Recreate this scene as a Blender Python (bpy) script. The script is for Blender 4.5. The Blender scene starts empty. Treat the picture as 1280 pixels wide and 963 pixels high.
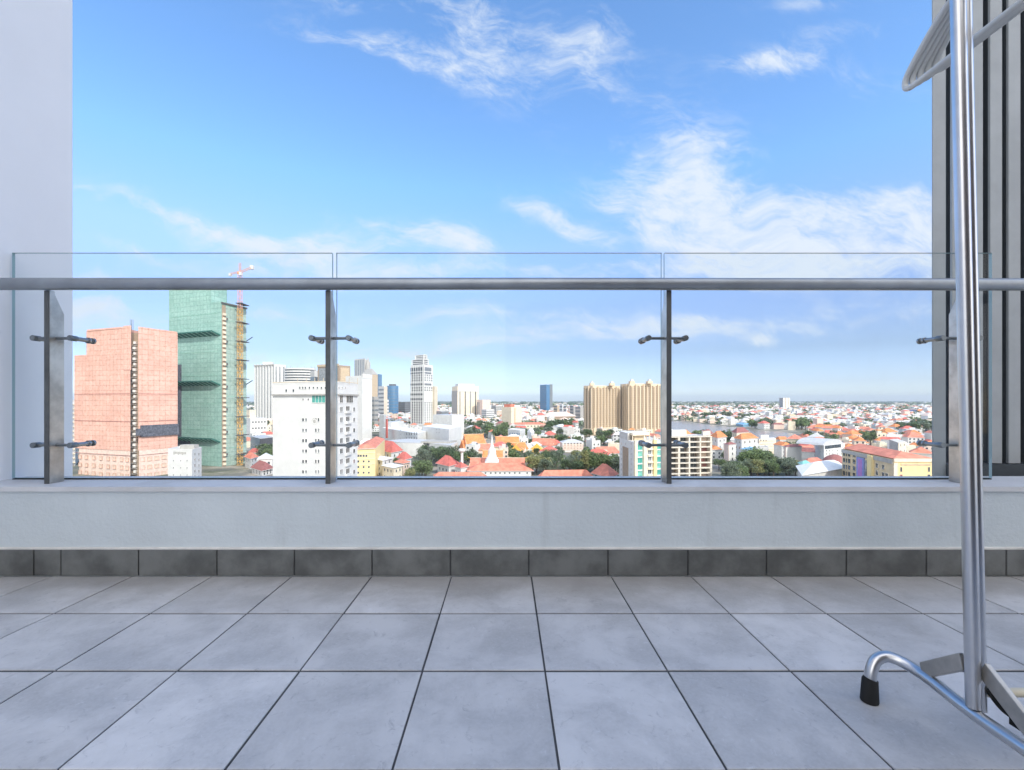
import bpy, bmesh, math, random
from mathutils import Vector, Matrix
random.seed(11)
R = math.radians
SC = bpy.context.scene
COL = SC.collection

# ------------------------------------------------------------------ camera
EYE = 48.0                 # camera height above the street
FLOOR = EYE - 0.66         # balcony floor
FPX, VX, VY = 568.0, 632.0, 501.0
cam_d = bpy.data.cameras.new('camera')
cam = bpy.data.objects.new('camera', cam_d)
COL.objects.link(cam)
cam.location = (0, 0, EYE)
cam.rotation_euler = (R(90), 0, 0)
cam_d.sensor_width = 36.0
cam_d.lens = FPX / 1280 * 36
cam_d.shift_x = 8 / 1280
cam_d.shift_y = 19.5 / 1280
cam_d.clip_start = 0.05
cam_d.clip_end = 60000
SC.camera = cam

# ------------------------------------------------------------------ light and exposure
SUN_EL, SUN_AZ = R(38), R(36)      # azimuth: from straight behind the camera towards its right
sd = Vector((math.cos(SUN_EL) * math.sin(SUN_AZ), -math.cos(SUN_EL) * math.cos(SUN_AZ), math.sin(SUN_EL)))
sl = bpy.data.lights.new('sun', 'SUN')
sl.energy = 2.0
sl.angle = R(0.5)
sl.color = (1.0, 0.93, 0.82)
so = bpy.data.objects.new('sun', sl)
COL.objects.link(so)
so.rotation_euler = sd.to_track_quat('Z', 'Y').to_euler()
so.location = (20, -30, 120)

SC.view_settings.view_transform = 'Standard'
SC.view_settings.look = 'None'
SC.view_settings.gamma = 1
SC.view_settings.exposure = 1.0
SC.view_settings.use_curve_mapping = False
SC.render.engine = 'CYCLES'
SC.cycles.use_denoising = True
SC.cycles.max_bounces = 6
SC.cycles.transparent_max_bounces = 16
SC.cycles.volume_bounces = 0
SC.cycles.caustics_reflective = False
SC.cycles.caustics_refractive = False

W = bpy.data.worlds.new('World')
SC.world = W
W.use_nodes = True
nt = W.node_tree
nt.nodes.clear()


class NG:
    """small helper to write math node graphs"""
    def __init__(s, nt): s.nt = nt
    def n(s, t, **kw):
        nd = s.nt.nodes.new(t)
        for k, v in kw.items(): setattr(nd, k, v)
        return nd
    def put(s, sock, v):
        if isinstance(v, bpy.types.NodeSocket): s.nt.links.new(v, sock)
        else: sock.default_value = v
    def m(s, op, a, b=0.0, c=0.0, clamp=False):
        nd = s.n('ShaderNodeMath', operation=op); nd.use_clamp = clamp
        s.put(nd.inputs[0], a); s.put(nd.inputs[1], b); s.put(nd.inputs[2], c)
        return nd.outputs[0]
    def comb(s, x, y, z):
        nd = s.n('ShaderNodeCombineXYZ')
        for i, v in enumerate((x, y, z)): s.put(nd.inputs[i], v)
        return nd.outputs[0]
    def noise(s, vec, scale, detail=4, rough=.55, dist=0.0):
        nd = s.n('ShaderNodeTexNoise')
        s.put(nd.inputs['Vector'], vec)
        nd.inputs['Scale'].default_value = scale; nd.inputs['Detail'].default_value = detail
        nd.inputs['Roughness'].default_value = rough; nd.inputs['Distortion'].default_value = dist
        return nd.outputs[0]
    def ss(s, v, lo, hi, a=0.0, b=1.0):
        nd = s.n('ShaderNodeMapRange', interpolation_type='SMOOTHSTEP')
        s.put(nd.inputs['Value'], v)
        nd.inputs['From Min'].default_value = lo; nd.inputs['From Max'].default_value = hi
        nd.inputs['To Min'].default_value = a; nd.inputs['To Max'].default_value = b
        return nd.outputs[0]
    def mix(s, f, a, b, blend='MIX'):
        nd = s.n('ShaderNodeMix', data_type='RGBA', blend_type=blend)
        s.put(nd.inputs[0], f); s.put(nd.inputs[6], a); s.put(nd.inputs[7], b)
        return nd.outputs[2]


g = NG(nt)
sky = g.n('ShaderNodeTexSky', sky_type='NISHITA')
sky.sun_disc = False
sky.sun_elevation = SUN_EL
sky.sun_rotation = math.pi - SUN_AZ      # clockwise from +Y seen from above
sky.altitude = 50
sky.air_density = 1.0
sky.dust_density = 0.6
sky.ozone_density = 2.0
tc = g.n('ShaderNodeTexCoord')
sep = g.n('ShaderNodeSeparateXYZ')
nt.links.new(tc.outputs['Generated'], sep.inputs[0])
dx, dy, dz = sep.outputs
ady = g.m('MAXIMUM', g.m('ABSOLUTE', dy), 0.05)
A = g.m('DIVIDE', dx, ady)
B = g.m('DIVIDE', dz, ady)
# cirrus: streaked noise over bearing and height of the sky, gathered into the cloud banks seen in the photo
warp = g.noise(g.comb(A, B, 0.0), 2.2, 3, .6)
wA = g.m('ADD', A, g.m('MULTIPLY', g.m('SUBTRACT', warp, .5), .35))
wB = g.m('ADD', B, g.m('MULTIPLY', g.m('SUBTRACT', warp, .5), .18))
wisp = g.noise(g.comb(g.m('MULTIPLY', wA, 2.2), g.m('MULTIPLY', g.m('ADD', wB, g.m('MULTIPLY', wA, .22)), 6.5), 1.7), 1.6, 9, .62, .15)
fine = g.noise(g.comb(g.m('MULTIPLY', wA, 7), g.m('MULTIPLY', wB, 13), 4.1), 2.0, 8, .66, .25)
BANKS = [  # px, py, half width, half height, slope, amount (photo bearings)
    (868, 225, 66, 54, .5, 1.05), (900, 280, 105, 42, .2, 1.05), (1070, 294, 190, 38, .05, 1.35), (1120, 252, 110, 20, -.12, .5),
    (975, 84, 46, 18, -.25, 1.0), (915, 93, 50, 13, -.1, .6), (1060, 38, 70, 10, -.1, .35), (1010, 8, 60, 9, -.1, .4), (1090, 95, 90, 22, .0, .3),
    (700, 275, 66, 12, .5, .75), (785, 265, 36, 20, .6, .6),
    (605, 30, 52, 50, .4, .62), (720, 88, 42, 32, .5, .42), (740, 42, 42, 36, .3, .42), (660, 70, 150, 70, .2, .22),
    (490, 68, 110, 15, .22, .85), (560, 100, 60, 12, .3, .45), (470, 8, 80, 16, .1, .55),
    (400, 301, 80, 18, .02, 1.6), (230, 268, 190, 15, .28, .75), (560, 302, 50, 15, .15, 1.2), (450, 270, 50, 10, .25, .4), (180, 312, 60, 10, .15, .5),
    (130, 346, 36, 6, .0, .9), (380, 332, 200, 12, .05, .35),
    (720, 342, 420, 12, .0, .6), (560, 395, 330, 12, .03, .6), (640, 432, 190, 6, -.04, .8), (760, 415, 240, 8, -.04, .6), (945, 428, 26, 7, -.1, 1.1), (1010, 400, 190, 20, -.1, .6), (1000, 342, 200, 16, .0, .9),
    (180, 395, 150, 22, .05, .7), (420, 440, 160, 10, .0, .6), (120, 372, 60, 8, .0, .9), (900, 460, 200, 10, .0, .3)]
tot = None
for (px, py, rx, ry, sl_, am) in BANKS:
    a0, b0 = (px - VX) / FPX, (VY - py) / FPX
    u = g.m('SUBTRACT', wA, a0)
    v = g.m('ADD', g.m('SUBTRACT', wB, b0), g.m('MULTIPLY', u, sl_))
    u2 = g.m('POWER', g.m('MULTIPLY', g.m('ABSOLUTE', u), FPX / rx), 2.0)
    v2 = g.m('POWER', g.m('MULTIPLY', g.m('ABSOLUTE', v), FPX / ry), 2.0)
    f = g.m('MULTIPLY', g.m('EXPONENT', g.m('MULTIPLY', g.m('ADD', u2, v2), -.8)), am)
    tot = f if tot is None else g.m('ADD', tot, f)
tot = g.m('MINIMUM', tot, 1.5)
grain = g.noise(g.comb(g.m('MULTIPLY', wA, 15), g.m('MULTIPLY', g.m('ADD', wB, g.m('MULTIPLY', wA, .3)), 34), 9.3), 2.0, 7, .68, .2)
wf = g.m('ADD', g.m('ADD', g.m('MULTIPLY', wisp, .95), g.m('MULTIPLY', fine, .62)), g.m('MULTIPLY_ADD', grain, .34, -.455))
cl = g.m('MULTIPLY', g.ss(g.m('ADD', wf, g.m('MULTIPLY', tot, .27)), .50, 1.03), g.m('MINIMUM', g.m('MULTIPLY', tot, 1.5), 1.0))
cl = g.m('MULTIPLY', cl, g.ss(dz, 0.0, .03))
cl = g.m('MINIMUM', cl, .95)
hs = g.n('ShaderNodeHueSaturation')
nt.links.new(sky.outputs[0], hs.inputs['Color'])
hs.inputs['Saturation'].default_value = 1.15
hs.inputs['Value'].default_value = 1.0
# sky colour graded by height: toned down low, lifted overhead
rmp = g.n('ShaderNodeValToRGB'); cr_ = rmp.color_ramp
nt.links.new(dz, rmp.inputs[0])
cr_.elements[0].position = 0.0; cr_.elements[0].color = (.66, .78, 1.10, 1)
cr_.elements[1].position = .42; cr_.elements[1].color = (1.08, 1.10, 1.12, 1)
for p_, c_ in ((.035, (.50, .545, .79, 1)), (.10, (.48, .455, .555, 1)), (.20, (.72, .61, .68, 1)), (.30, (1.03, .88, .94, 1))):
    e_ = cr_.elements.new(p_); e_.color = c_
hz_tint = rmp.outputs[0]
blue = g.mix(1.0, hs.outputs[0], hz_tint, 'MULTIPLY')
skycol = g.mix(cl, blue, (2.7, 2.98, 3.35, 1))
# bright clouds added out of view behind the viewer to light the balcony
bk = g.m('MULTIPLY', g.ss(dy, .10, -.30), g.ss(g.noise(tc.outputs['Generated'], 2.6, 7, .6, .3), .36, .56))
bk = g.m('MULTIPLY', bk, g.ss(dz, .0, .08))
skycol = g.mix(bk, skycol, (7.6, 7.4, 7.2, 1))
bg = g.n('ShaderNodeBackground')
nt.links.new(skycol, bg.inputs[0])
bg.inputs['Strength'].default_value = 0.15
wo = g.n('ShaderNodeOutputWorld')
nt.links.new(bg.outputs[0], wo.inputs[0])


# ------------------------------------------------------------------ materials
def mat(name, col, rough=.7, metal=0.0, var=.12, vscale=.6, bump=0.0, bscale=40, island=0.0, spec=.4, dirt=None, dscale=.15):
    m = bpy.data.materials.new(name); m.use_nodes = True
    t = m.node_tree; k = NG(t)
    bs = t.nodes['Principled BSDF']
    bs.inputs['Roughness'].default_value = rough
    bs.inputs['Metallic'].default_value = metal
    bs.inputs['Specular IOR Level'].default_value = spec
    c = (*col, 1)
    o = c
    tco = k.n('ShaderNodeTexCoord').outputs['Object']
    if var:
        f = k.ss(k.noise(tco, vscale, 6, .6), .3, .7)
        o = k.mix(f, tuple(x * (1 - var) for x in col) + (1,), tuple(min(1, x * (1 + var)) for x in col) + (1,))
    if dirt:
        f = k.m('MULTIPLY', k.ss(k.noise(tco, dscale, 7, .65, .4), .5, .75), .8)
        o = k.mix(f, o, (*dirt, 1))
    if island:
        ge = k.n('ShaderNodeNewGeometry').outputs['Random Per Island']
        h = k.n('ShaderNodeHueSaturation')
        k.put(h.inputs['Color'], o)
        k.put(h.inputs['Value'], k.m('MULTIPLY_ADD', ge, 2 * island, 1 - island))
        o = h.outputs[0]
    k.put(bs.inputs['Base Color'], o)
    if bump:
        b = k.n('ShaderNodeBump'); b.inputs['Strength'].default_value = bump; b.inputs['Distance'].default_value = .01
        k.put(b.inputs['Height'], k.noise(tco, bscale, 5, .6))
        t.links.new(b.outputs[0], bs.inputs['Normal'])
    return m


def net_mat(name, col, col2, sx, sy):
    """construction netting: sheets of mesh laced to scaffold tubes (grid follows the wall, in metres)"""
    m = bpy.data.materials.new(name); m.use_nodes = True
    t = m.node_tree; k = NG(t); bs = t.nodes['Principled BSDF']
    bs.inputs['Roughness'].default_value = .85; bs.inputs['Specular IOR Level'].default_value = .15
    uv = k.n('ShaderNodeUVMap').outputs[0]
    br = k.n('ShaderNodeTexBrick'); k.put(br.inputs['Vector'], uv)
    br.offset = 0; br.inputs['Scale'].default_value = 1
    br.inputs['Brick Width'].default_value = sx; br.inputs['Row Height'].default_value = sy
    br.inputs['Mortar Size'].default_value = .2; br.inputs['Mortar Smooth'].default_value = .3
    br.inputs['Color1'].default_value = (*col, 1); br.inputs['Color2'].default_value = (*col2, 1)
    br.inputs['Mortar'].default_value = tuple(x * .62 for x in col) + (1,)
    f = k.ss(k.noise(uv, .55, 8, .75), .36, .66)
    f2 = k.ss(k.noise(uv, .09, 4, .6), .35, .65)
    o = k.mix(k.m('MULTIPLY', f, .6), br.outputs[0], tuple(min(1, x * 1.25 + .12) for x in col) + (1,))
    f3 = k.ss(k.noise(uv, 1.6, 5, .8), .52, .66)
    o = k.mix(k.m('MULTIPLY', f3, .28), o, tuple(x * .55 for x in col) + (1,))
    o = k.mix(k.m('MULTIPLY', f2, .35), o, tuple(x * .72 for x in col) + (1,))
    k.put(bs.inputs['Base Color'], o)
    return m


def glass_mat(name, tint, refl=1.0):
    m = bpy.data.materials.new(name); m.use_nodes = True
    t = m.node_tree; t.nodes.clear(); k = NG(t)
    tr = k.n('ShaderNodeBsdfTransparent'); tr.inputs[0].default_value = (*tint, 1)
    gl = k.n('ShaderNodeBsdfGlossy'); gl.inputs['Roughness'].default_value = .01
    gl.inputs[0].default_value = (refl, refl, refl, 1)
    fr = k.n('ShaderNodeFresnel'); bf = k.n('ShaderNodeNewGeometry').outputs['Backfacing']
    k.put(fr.inputs[0], k.m('ADD', 1.3, k.m('MULTIPLY', bf, 1 / 1.3 - 1.3)))
    mx = k.n('ShaderNodeMixShader')
    t.links.new(fr.outputs[0], mx.inputs[0]); t.links.new(tr.outputs[0], mx.inputs[1]); t.links.new(gl.outputs[0], mx.inputs[2])
    df = k.n('ShaderNodeBsdfDiffuse'); df.inputs[0].default_value = (.7, .7, .7, 1); mx2 = k.n('ShaderNodeMixShader')
    co_ = k.n('ShaderNodeTexCoord').outputs['Object']
    dust = k.m('ADD', k.m('MULTIPLY', k.ss(k.noise(co_, 2.2, 8, .72, .6), .5, .8), .028), k.m('MULTIPLY', k.ss(k.noise(co_, 55, 3, .6), .70, .76), .05))
    t.links.new(dust, mx2.inputs[0]); t.links.new(mx.outputs[0], mx2.inputs[1]); t.links.new(df.outputs[0], mx2.inputs[2])
    out = k.n('ShaderNodeOutputMaterial'); t.links.new(mx2.outputs[0], out.inputs[0])
    return m


def win_glass(name, col, rough=.12):
    m = mat(name, col, rough, 0, .35, .5, spec=.8)
    return m


M = {
    'white': mat('white_paint', (.68, .68, .67), .75, var=.05, vscale=.2, dirt=(.62, .62, .605)),
    'white2': mat('white_render', (.66, .66, .65), .8, dirt=(.50, .50, .49)),
    'cream': mat('cream_render', (.76, .67, .53), .8, dirt=(.64, .55, .42)),
    'pink': mat('pink_render', (.74, .58, .50), .8),
    'gold': mat('sand_render', (.70, .57, .42), .8, var=.06),
    'gold2': mat('sand_shade_render', (.66, .53, .39), .8, var=.06),
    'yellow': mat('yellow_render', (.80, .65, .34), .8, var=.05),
    'yellow_shade': mat('shaded_yellow_render', (.64, .52, .34), .8, var=.06),
    'grey': mat('grey_concrete', (.40, .39, .37), .85),
    'lgrey': mat('pale_concrete', (.58, .57, .55), .85),
    'dgrey': mat('dark_grey', (.10, .10, .11), .7),
    'brown': mat('brown_stone', (.36, .28, .21), .8),
    'tan': mat('tan_stone', (.55, .44, .31), .8),
    'red': mat('red_roof', (.56, .15, .12), .75, var=.2, vscale=.35),
    'orange': mat('orange_tile_roof', (.66, .24, .09), .7, var=.22, vscale=.35),
    'coral': mat('coral_roof', (.62, .225, .155), .75, var=.22, vscale=.35),
    'maroon': mat('maroon_roof', (.30, .12, .11), .75, var=.2),
    'roofgrey': mat('grey_metal_roof', (.52, .53, .55), .5, var=.1),
    'roofwhite': mat('white_metal_roof', (.76, .77, .78), .5, var=.08),
    'roofblue': mat('blue_metal_roof', (.20, .42, .62), .5),
    'teal': mat('teal_roof', (.22, .52, .46), .55),
    'goldleaf': mat('gold_gable', (.78, .48, .10), .5),
    'win': win_glass('window_glass', (.055, .07, .085)),
    'winb': win_glass('blue_window_glass', (.08, .20, .36)),
    'wing': win_glass('green_window_glass', (.07, .33, .29)),
    'wing2': win_glass('pale_green_window_glass', (.20, .50, .44)),
    'wingrey': win_glass('grey_window_glass', (.20, .22, .24)),
    'open': mat('dark_opening', (.09, .085, .08), .9),
    'beige_open': mat('pale_opening', (.66, .52, .42), .9),
    'frame': mat('window_frame', (.74, .73, .71), .6, var=0),
    'violet': mat('violet_banner', (.42, .20, .52), .7),
    'blueband': mat('blue_band', (.22, .27, .58), .7),
    'netor': net_mat('orange_netting', (.70, .40, .315), (.75, .47, .39), 3.4, 3.2),
    'netgr': net_mat('green_netting', (.25, .44, .39), (.33, .51, .46), 3.6, 3.3),
    'netgr2': net_mat('grey_green_netting', (.30, .42, .38), (.36, .48, .44), 3.6, 3.3),
    'net_shade': mat('dark_netting_and_shade', (.105, .115, .145), .9, var=.4, vscale=.8),
    'fan': mat('dark_green_fan', (.04, .15, .13), .9),
    'fan2': mat('pale_green_rib', (.30, .55, .46), .8),
    'crane': mat('orange_crane_paint', (.72, .30, .09), .6),
    'crane2': mat('yellow_crane_paint', (.76, .46, .14), .6),
    'crane3': mat('pink_crane_paint', (.74, .40, .32), .6),
    'trunk': mat('bark', (.16, .12, .09), .9),
    'leaf1': mat('leaves_dark', (.14, .20, .105), .75, island=.55, var=.3, vscale=.5),
    'leaf2': mat('leaves_mid', (.21, .28, .13), .75, island=.55, var=.3, vscale=.5),
    'leaf3': mat('leaves_yellow_green', (.36, .37, .18), .75, island=.5, var=.3, vscale=.5),
    'leaf4': mat('leaves_grey_green', (.22, .27, .19), .75, island=.5, var=.3, vscale=.5),
    'steel': mat('brushed_steel', (.36, .37, .38), .38, .85, var=.12, vscale=9),
    'rail': mat('satin_rail_steel', (.33, .35, .37), .42, .8, var=.12, vscale=7),
    'post': mat('post_steel', (.56, .54, .50), .33, .9, var=.22, vscale=11, dirt=(.32, .26, .18), dscale=6),
    'edge': mat('dark_reflection_colour', (.115, .12, .12), .5, .5, var=.2, vscale=8),
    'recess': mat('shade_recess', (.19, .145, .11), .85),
    'pale': mat('pale_render', (.66, .61, .535), .8, dirt=(.55, .5, .44)),
    'clamp': mat('clamp_steel', (.20, .22, .23), .35, .7, var=.1, vscale=8),
    'chrome': mat('polished_tube', (.60, .61, .63), .30, 1.0, var=.06, vscale=14),
    'brace': mat('brace_steel', (.45, .43, .40), .4, .85, var=.15, vscale=20),
    'rubber': mat('black_rubber', (.012, .012, .012), .75, var=0),
    'plastic': mat('grey_white_plastic', (.60, .61, .60), .45, var=.04, vscale=10),
    'cream_tube': mat('cream_tube', (.66, .60, .45), .4, var=.05),
    'slat': mat('grey_slat', (.345, .365, .375), .55, .1, var=.08, vscale=5),
    'slatdark': mat('dark_screen_back', (.055, .065, .075), .8, var=.1),
    'tower': mat('tower_render', (.70, .69, .66), .8),
}
for nm_ in ('leaf1', 'leaf2', 'leaf3', 'leaf4'):
    t_ = M[nm_].node_tree; bs_ = t_.nodes['Principled BSDF']; src_ = bs_.inputs['Base Color'].links[0].from_socket
    tr_ = t_.nodes.new('ShaderNodeBsdfTranslucent'); mx_ = t_.nodes.new('ShaderNodeMixShader'); mx_.inputs[0].default_value = .5
    t_.links.new(src_, tr_.inputs[0]); t_.links.new(bs_.outputs[0], mx_.inputs[1]); t_.links.new(tr_.outputs[0], mx_.inputs[2])
    t_.links.new(mx_.outputs[0], t_.nodes['Material Output'].inputs[0])
GLASS = glass_mat('clear_glass', (.975, .99, .992), .5)
GEDGE = mat('glass_edge', (.34, .50, .53), .25, 0, var=0, spec=.6)


# ------------------------------------------------------------------ mesh builder
class MB:
    def __init__(s): s.v = []; s.f = []; s.m = []; s.mats = []; s.smooth = []
    def mi(s, m):
        m = M[m] if isinstance(m, str) else m
        if m not in s.mats: s.mats.append(m)
        return s.mats.index(m)
    def face(s, pts, m, smooth=False):
        i = len(s.v); s.v += [Vector(p) for p in pts]
        s.f.append(list(range(i, i + len(pts)))); s.m.append(s.mi(m)); s.smooth.append(smooth)
    def idx(s, verts, faces, m, smooth=False):
        i = len(s.v); s.v += [Vector(p) for p in verts]; k = s.mi(m)
        for f in faces: s.f.append([a + i for a in f]); s.m.append(k); s.smooth.append(smooth)
    def prism(s, foot, z0, z1, m, top=None):
        n = len(foot)
        vs = [(p[0], p[1], z0) for p in foot] + [(p[0], p[1], z1) for p in foot]
        s.idx(vs, [[i, (i + 1) % n, n + (i + 1) % n, n + i] for i in range(n)], m)
        s.idx(vs, [list(range(n, 2 * n))], top or m)
        s.idx(vs, [list(range(n))[::-1]], m)
    def box(s, x0, x1, y0, y1, z0, z1, m):
        s.prism([(x0, y0), (x1, y0), (x1, y1), (x0, y1)], z0, z1, m)
    def slab(s, a, u, n, u0, u1, d0, d1, z0, z1, m, top=None):
        """box on a wall: a = corner, u along the wall, n outward; d = distance outwards"""
        P = lambda uu, dd: (a.x + u.x * uu + n.x * dd, a.y + u.y * uu + n.y * dd)
        s.prism([P(u0, d1), P(u1, d1), P(u1, d0), P(u0, d0)], z0, z1, m, top)
    def hip(s, foot, z, rise, m, over=.6, ridge=.5, soffit=None):
        c = sum((Vector((p[0], p[1], 0)) for p in foot), Vector()) / 4
        p = [c + (Vector((q[0], q[1], 0)) - c) * (1 + over / max(1, (Vector((q[0], q[1], 0)) - c).length)) for q in foot]
        e0, e1 = (p[1] - p[0]).length, (p[2] - p[1]).length
        if e0 >= e1: A_, B_ = (p[0] + p[3]) / 2, (p[1] + p[2]) / 2; order = [0, 1, 2, 3]
        else: A_, B_ = (p[0] + p[1]) / 2, (p[2] + p[3]) / 2; order = [1, 2, 3, 0]
        L = (B_ - A_).length; sh = min(e0, e1) / 2 * ridge * 1.0
        d = (B_ - A_) / max(L, .01)
        A_, B_ = A_ + d * min(sh, L * .499), B_ - d * min(sh, L * .499)
        q = [p[i] for i in order]
        up = Vector((0, 0, z)); th = Vector((0, 0, .25))
        vs = [x + up for x in q] + [A_ + up + Vector((0, 0, rise)), B_ + up + Vector((0, 0, rise))] + [x + up - th for x in q]
        s.idx(vs, [[0, 1, 5, 4], [1, 2, 5], [2, 3, 4, 5], [3, 0, 4]], m)
        s.idx(vs, [[6, 7, 1, 0], [7, 8, 2, 1], [8, 9, 3, 2], [9, 6, 0, 3], [9, 8, 7, 6]], soffit or 'white')
    def gable(s, foot, z, rise, m, over=.6, wallm=None):
        s.hip(foot, z, rise, m, over, 0.02)
    def tube(s, path, r, m, seg=12, caps=True):
        path = [Vector(p) for p in path]; rings = []
        t0 = (path[1] - path[0]).normalized()
        ref = Vector((0, 0, 1)) if abs(t0.z) < .9 else Vector((1, 0, 0))
        nrm = (ref - t0 * ref.dot(t0)).normalized()
        rr = r if isinstance(r, (list, tuple)) else [r] * len(path)
        for i, p in enumerate(path):
            t = ((path[min(i + 1, len(path) - 1)] - path[max(i - 1, 0)])).normalized()
            nrm = (nrm - t * nrm.dot(t)).normalized(); bn = t.cross(nrm)
            rings.append([p + (nrm * math.cos(2 * math.pi * k / seg) + bn * math.sin(2 * math.pi * k / seg)) * rr[i] for k in range(seg)])
        vs = [v for rg in rings for v in rg]
        fs = [[i * seg + k, i * seg + (k + 1) % seg, (i + 1) * seg + (k + 1) % seg, (i + 1) * seg + k] for i in range(len(path) - 1) for k in range(seg)]
        s.idx(vs, fs, m, True)
        if caps:
            s.idx(rings[0], [list(range(seg))[::-1]], m); s.idx(rings[-1], [list(range(seg))], m)
    def bar(s, a, b, w, m):
        s.tube([a, b], w * .7, m, 4)
    def mesh(s, name, off=Vector()):
        me = bpy.data.meshes.new(name)
        off = Vector(off)
        me.from_pydata([tuple(v - off) for v in s.v], [], s.f)
        for m in s.mats: me.materials.append(m)
        me.polygons.foreach_set('material_index', s.m)
        me.polygons.foreach_set('use_smooth', s.smooth)
        uvl = me.uv_layers.new(name='UVMap')
        co = s.v
        for p in me.polygons:
            nn = p.normal
            if abs(nn.z) < .7:
                ux, uy = -nn.y, nn.x
                ln = math.hypot(ux, uy) or 1; ux /= ln; uy /= ln
                for li in p.loop_indices:
                    v = co[me.loops[li].vertex_index]; uvl.data[li].uv = (v.x * ux + v.y * uy, v.z)
            else:
                for li in p.loop_indices:
                    v = co[me.loops[li].vertex_index]; uvl.data[li].uv = (v.x, v.y)
        me.update()
        return me
    def build(s, name, parent=None, origin=None):
        if parent is not None:
            off = world_loc(parent)
        else:
            off = Vector(origin) if origin is not None else Vector()
        o = bpy.data.objects.new(name, s.mesh(name, off))
        COL.objects.link(o)
        if parent is not None: o.parent = parent
        else: o.location = off
        return o


def world_loc(o):
    v = Vector(o.location)
    while o.parent: o = o.parent; v = v + Vector(o.location)
    return v


def tag(o, label, cat, group=None):
    o['label'] = label; o['category'] = cat
    if group: o['group'] = group
    return o


def thing(name, loc, label, cat, group=None):
    o = bpy.data.objects.new(name, None); COL.objects.link(o)
    o.location = loc; o.empty_display_size = .3
    return tag(o, label, cat, group)


def struct(o, kind='structure'): o['kind'] = kind; return o


def bevel(o, w, seg=2):
    b = o.modifiers.new('bevel', 'BEVEL'); b.width = w; b.segments = seg; b.limit_method = 'ANGLE'
    return o


# photo bearing (pixel) + distance -> world
def pt(px, d): return Vector(((px - VX) / FPX * d, d, 0))
def zt(py, d): return EYE + (VY - py) / FPX * d
def px_of(x, y): return VX + FPX * x / y
def gd(py): return EYE * FPX / (py - VY)


# ------------------------------------------------------------------ ground and river
def ground_mat():
    m = bpy.data.materials.new('city_ground'); m.use_nodes = True
    t = m.node_tree; k = NG(t); bs = t.nodes['Principled BSDF']; bs.inputs['Roughness'].default_value = .9
    co = k.n('ShaderNodeTexCoord').outputs['Object']
    f = k.ss(k.noise(co, .012, 8, .65), .42, .58)
    f2 = k.ss(k.noise(co, .05, 6, .6), .45, .6)
    o = k.mix(f, (.09, .11, .06, 1), (.36, .32, .27, 1))
    o = k.mix(k.m('MULTIPLY', f2, .6), o, (.12, .12, .12, 1))
    k.put(bs.inputs['Base Color'], o)
    return m


GM = ground_mat()
b = MB()
for i in range(-4, 5):
    pass
b.face([(-16000, -400, 0), (16000, -400, 0), (16000, 15500, 0), (-16000, 15500, 0)], GM)
struct(b.build('ground'))

wm = bpy.data.materials.new('river_water'); wm.use_nodes = True
k = NG(wm.node_tree); bs = wm.node_tree.nodes['Principled BSDF']
bs.inputs['Base Color'].default_value = (.30, .25, .21, 1); bs.inputs['Roughness'].default_value = .22
bp = k.n('ShaderNodeBump'); bp.inputs['Strength'].default_value = .25
k.put(bp.inputs['Height'], k.noise(k.n('ShaderNodeTexCoord').outputs['Object'], .25, 6, .6))
wm.node_tree.links.new(bp.outputs[0], bs.inputs['Normal'])
FAR_BANK = [(700, 520), (780, 522.5), (838, 525.5), (870, 529), (905, 533), (940, 537), (975, 540), (1010, 544), (1030, 549)]
NEAR_BANK = [(1024, 551), (990, 549), (960, 547), (900, 543), (838, 540), (780, 533), (700, 526)]
RIVER = [pt(a, gd(c)) for a, c in FAR_BANK] + [pt(a, gd(c)) for a, c in NEAR_BANK]
b = MB(); b.face([(p.x, p.y, .004) for p in RIVER][::-1], wm)
o = b.build('river'); struct(o)
if o.data.polygons[0].normal.z < 0: o.data.flip_normals()


def in_river(x, y, pad=0):
    ins = False; n = len(RIVER)
    for i in range(n):
        a, c = RIVER[i], RIVER[(i + 1) % n]
        if (a.y > y) != (c.y > y) and x < (c.x - a.x) * (y - a.y) / (c.y - a.y) + a.x: ins = not ins
        if pad:
            e = c - a; tt = max(0, min(1, ((x - a.x) * e.x + (y - a.y) * e.y) / e.length_squared))
            if math.hypot(a.x + e.x * tt - x, a.y + e.y * tt - y) < pad: return True
    return ins


# ------------------------------------------------------------------ balcony
# floor tiles (0.3 m, joints from the photo)
tm = bpy.data.materials.new('floor_tile'); tm.use_nodes = True
k = NG(tm.node_tree); bs = tm.node_tree.nodes['Principled BSDF']
co = k.n('ShaderNodeTexCoord').outputs['Object']
isl = k.n('ShaderNodeNewGeometry').outputs['Random Per Island']
off = k.n('ShaderNodeVectorMath', operation='ADD'); k.put(off.inputs[0], co); k.put(off.inputs[1], k.comb(k.m('MULTIPLY', isl, 37.0), k.m('MULTIPLY', isl, 91.0), 0.0))
v = off.outputs[0]
n1 = k.ss(k.noise(v, 5.5, 8, .62, .3), .36, .66)
n2 = k.ss(k.noise(v, 30, 8, .75, 1.1), .55, .70)
n3 = k.ss(k.noise(v, 130, 3, .6), .35, .7)
o_ = k.mix(n1, (.435, .43, .43, 1), (.60, .59, .585, 1))
o_ = k.mix(k.m('MULTIPLY', n2, .62), o_, (.30, .30, .315, 1))
n4 = k.ss(k.noise(v, 62, 6, .72, .8), .57, .72)
o_ = k.mix(k.m('MULTIPLY', n3, .25), o_, (.60, .60, .615, 1))
o_ = k.mix(k.m('MULTIPLY', n4, .5), o_, (.66, .67, .69, 1))
dirt = k.m('MULTIPLY', k.ss(k.noise(co, 2.3, 8, .7, .5), .56, .78), .35)
o_ = k.mix(dirt, o_, (.28, .25, .225, 1))
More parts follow.
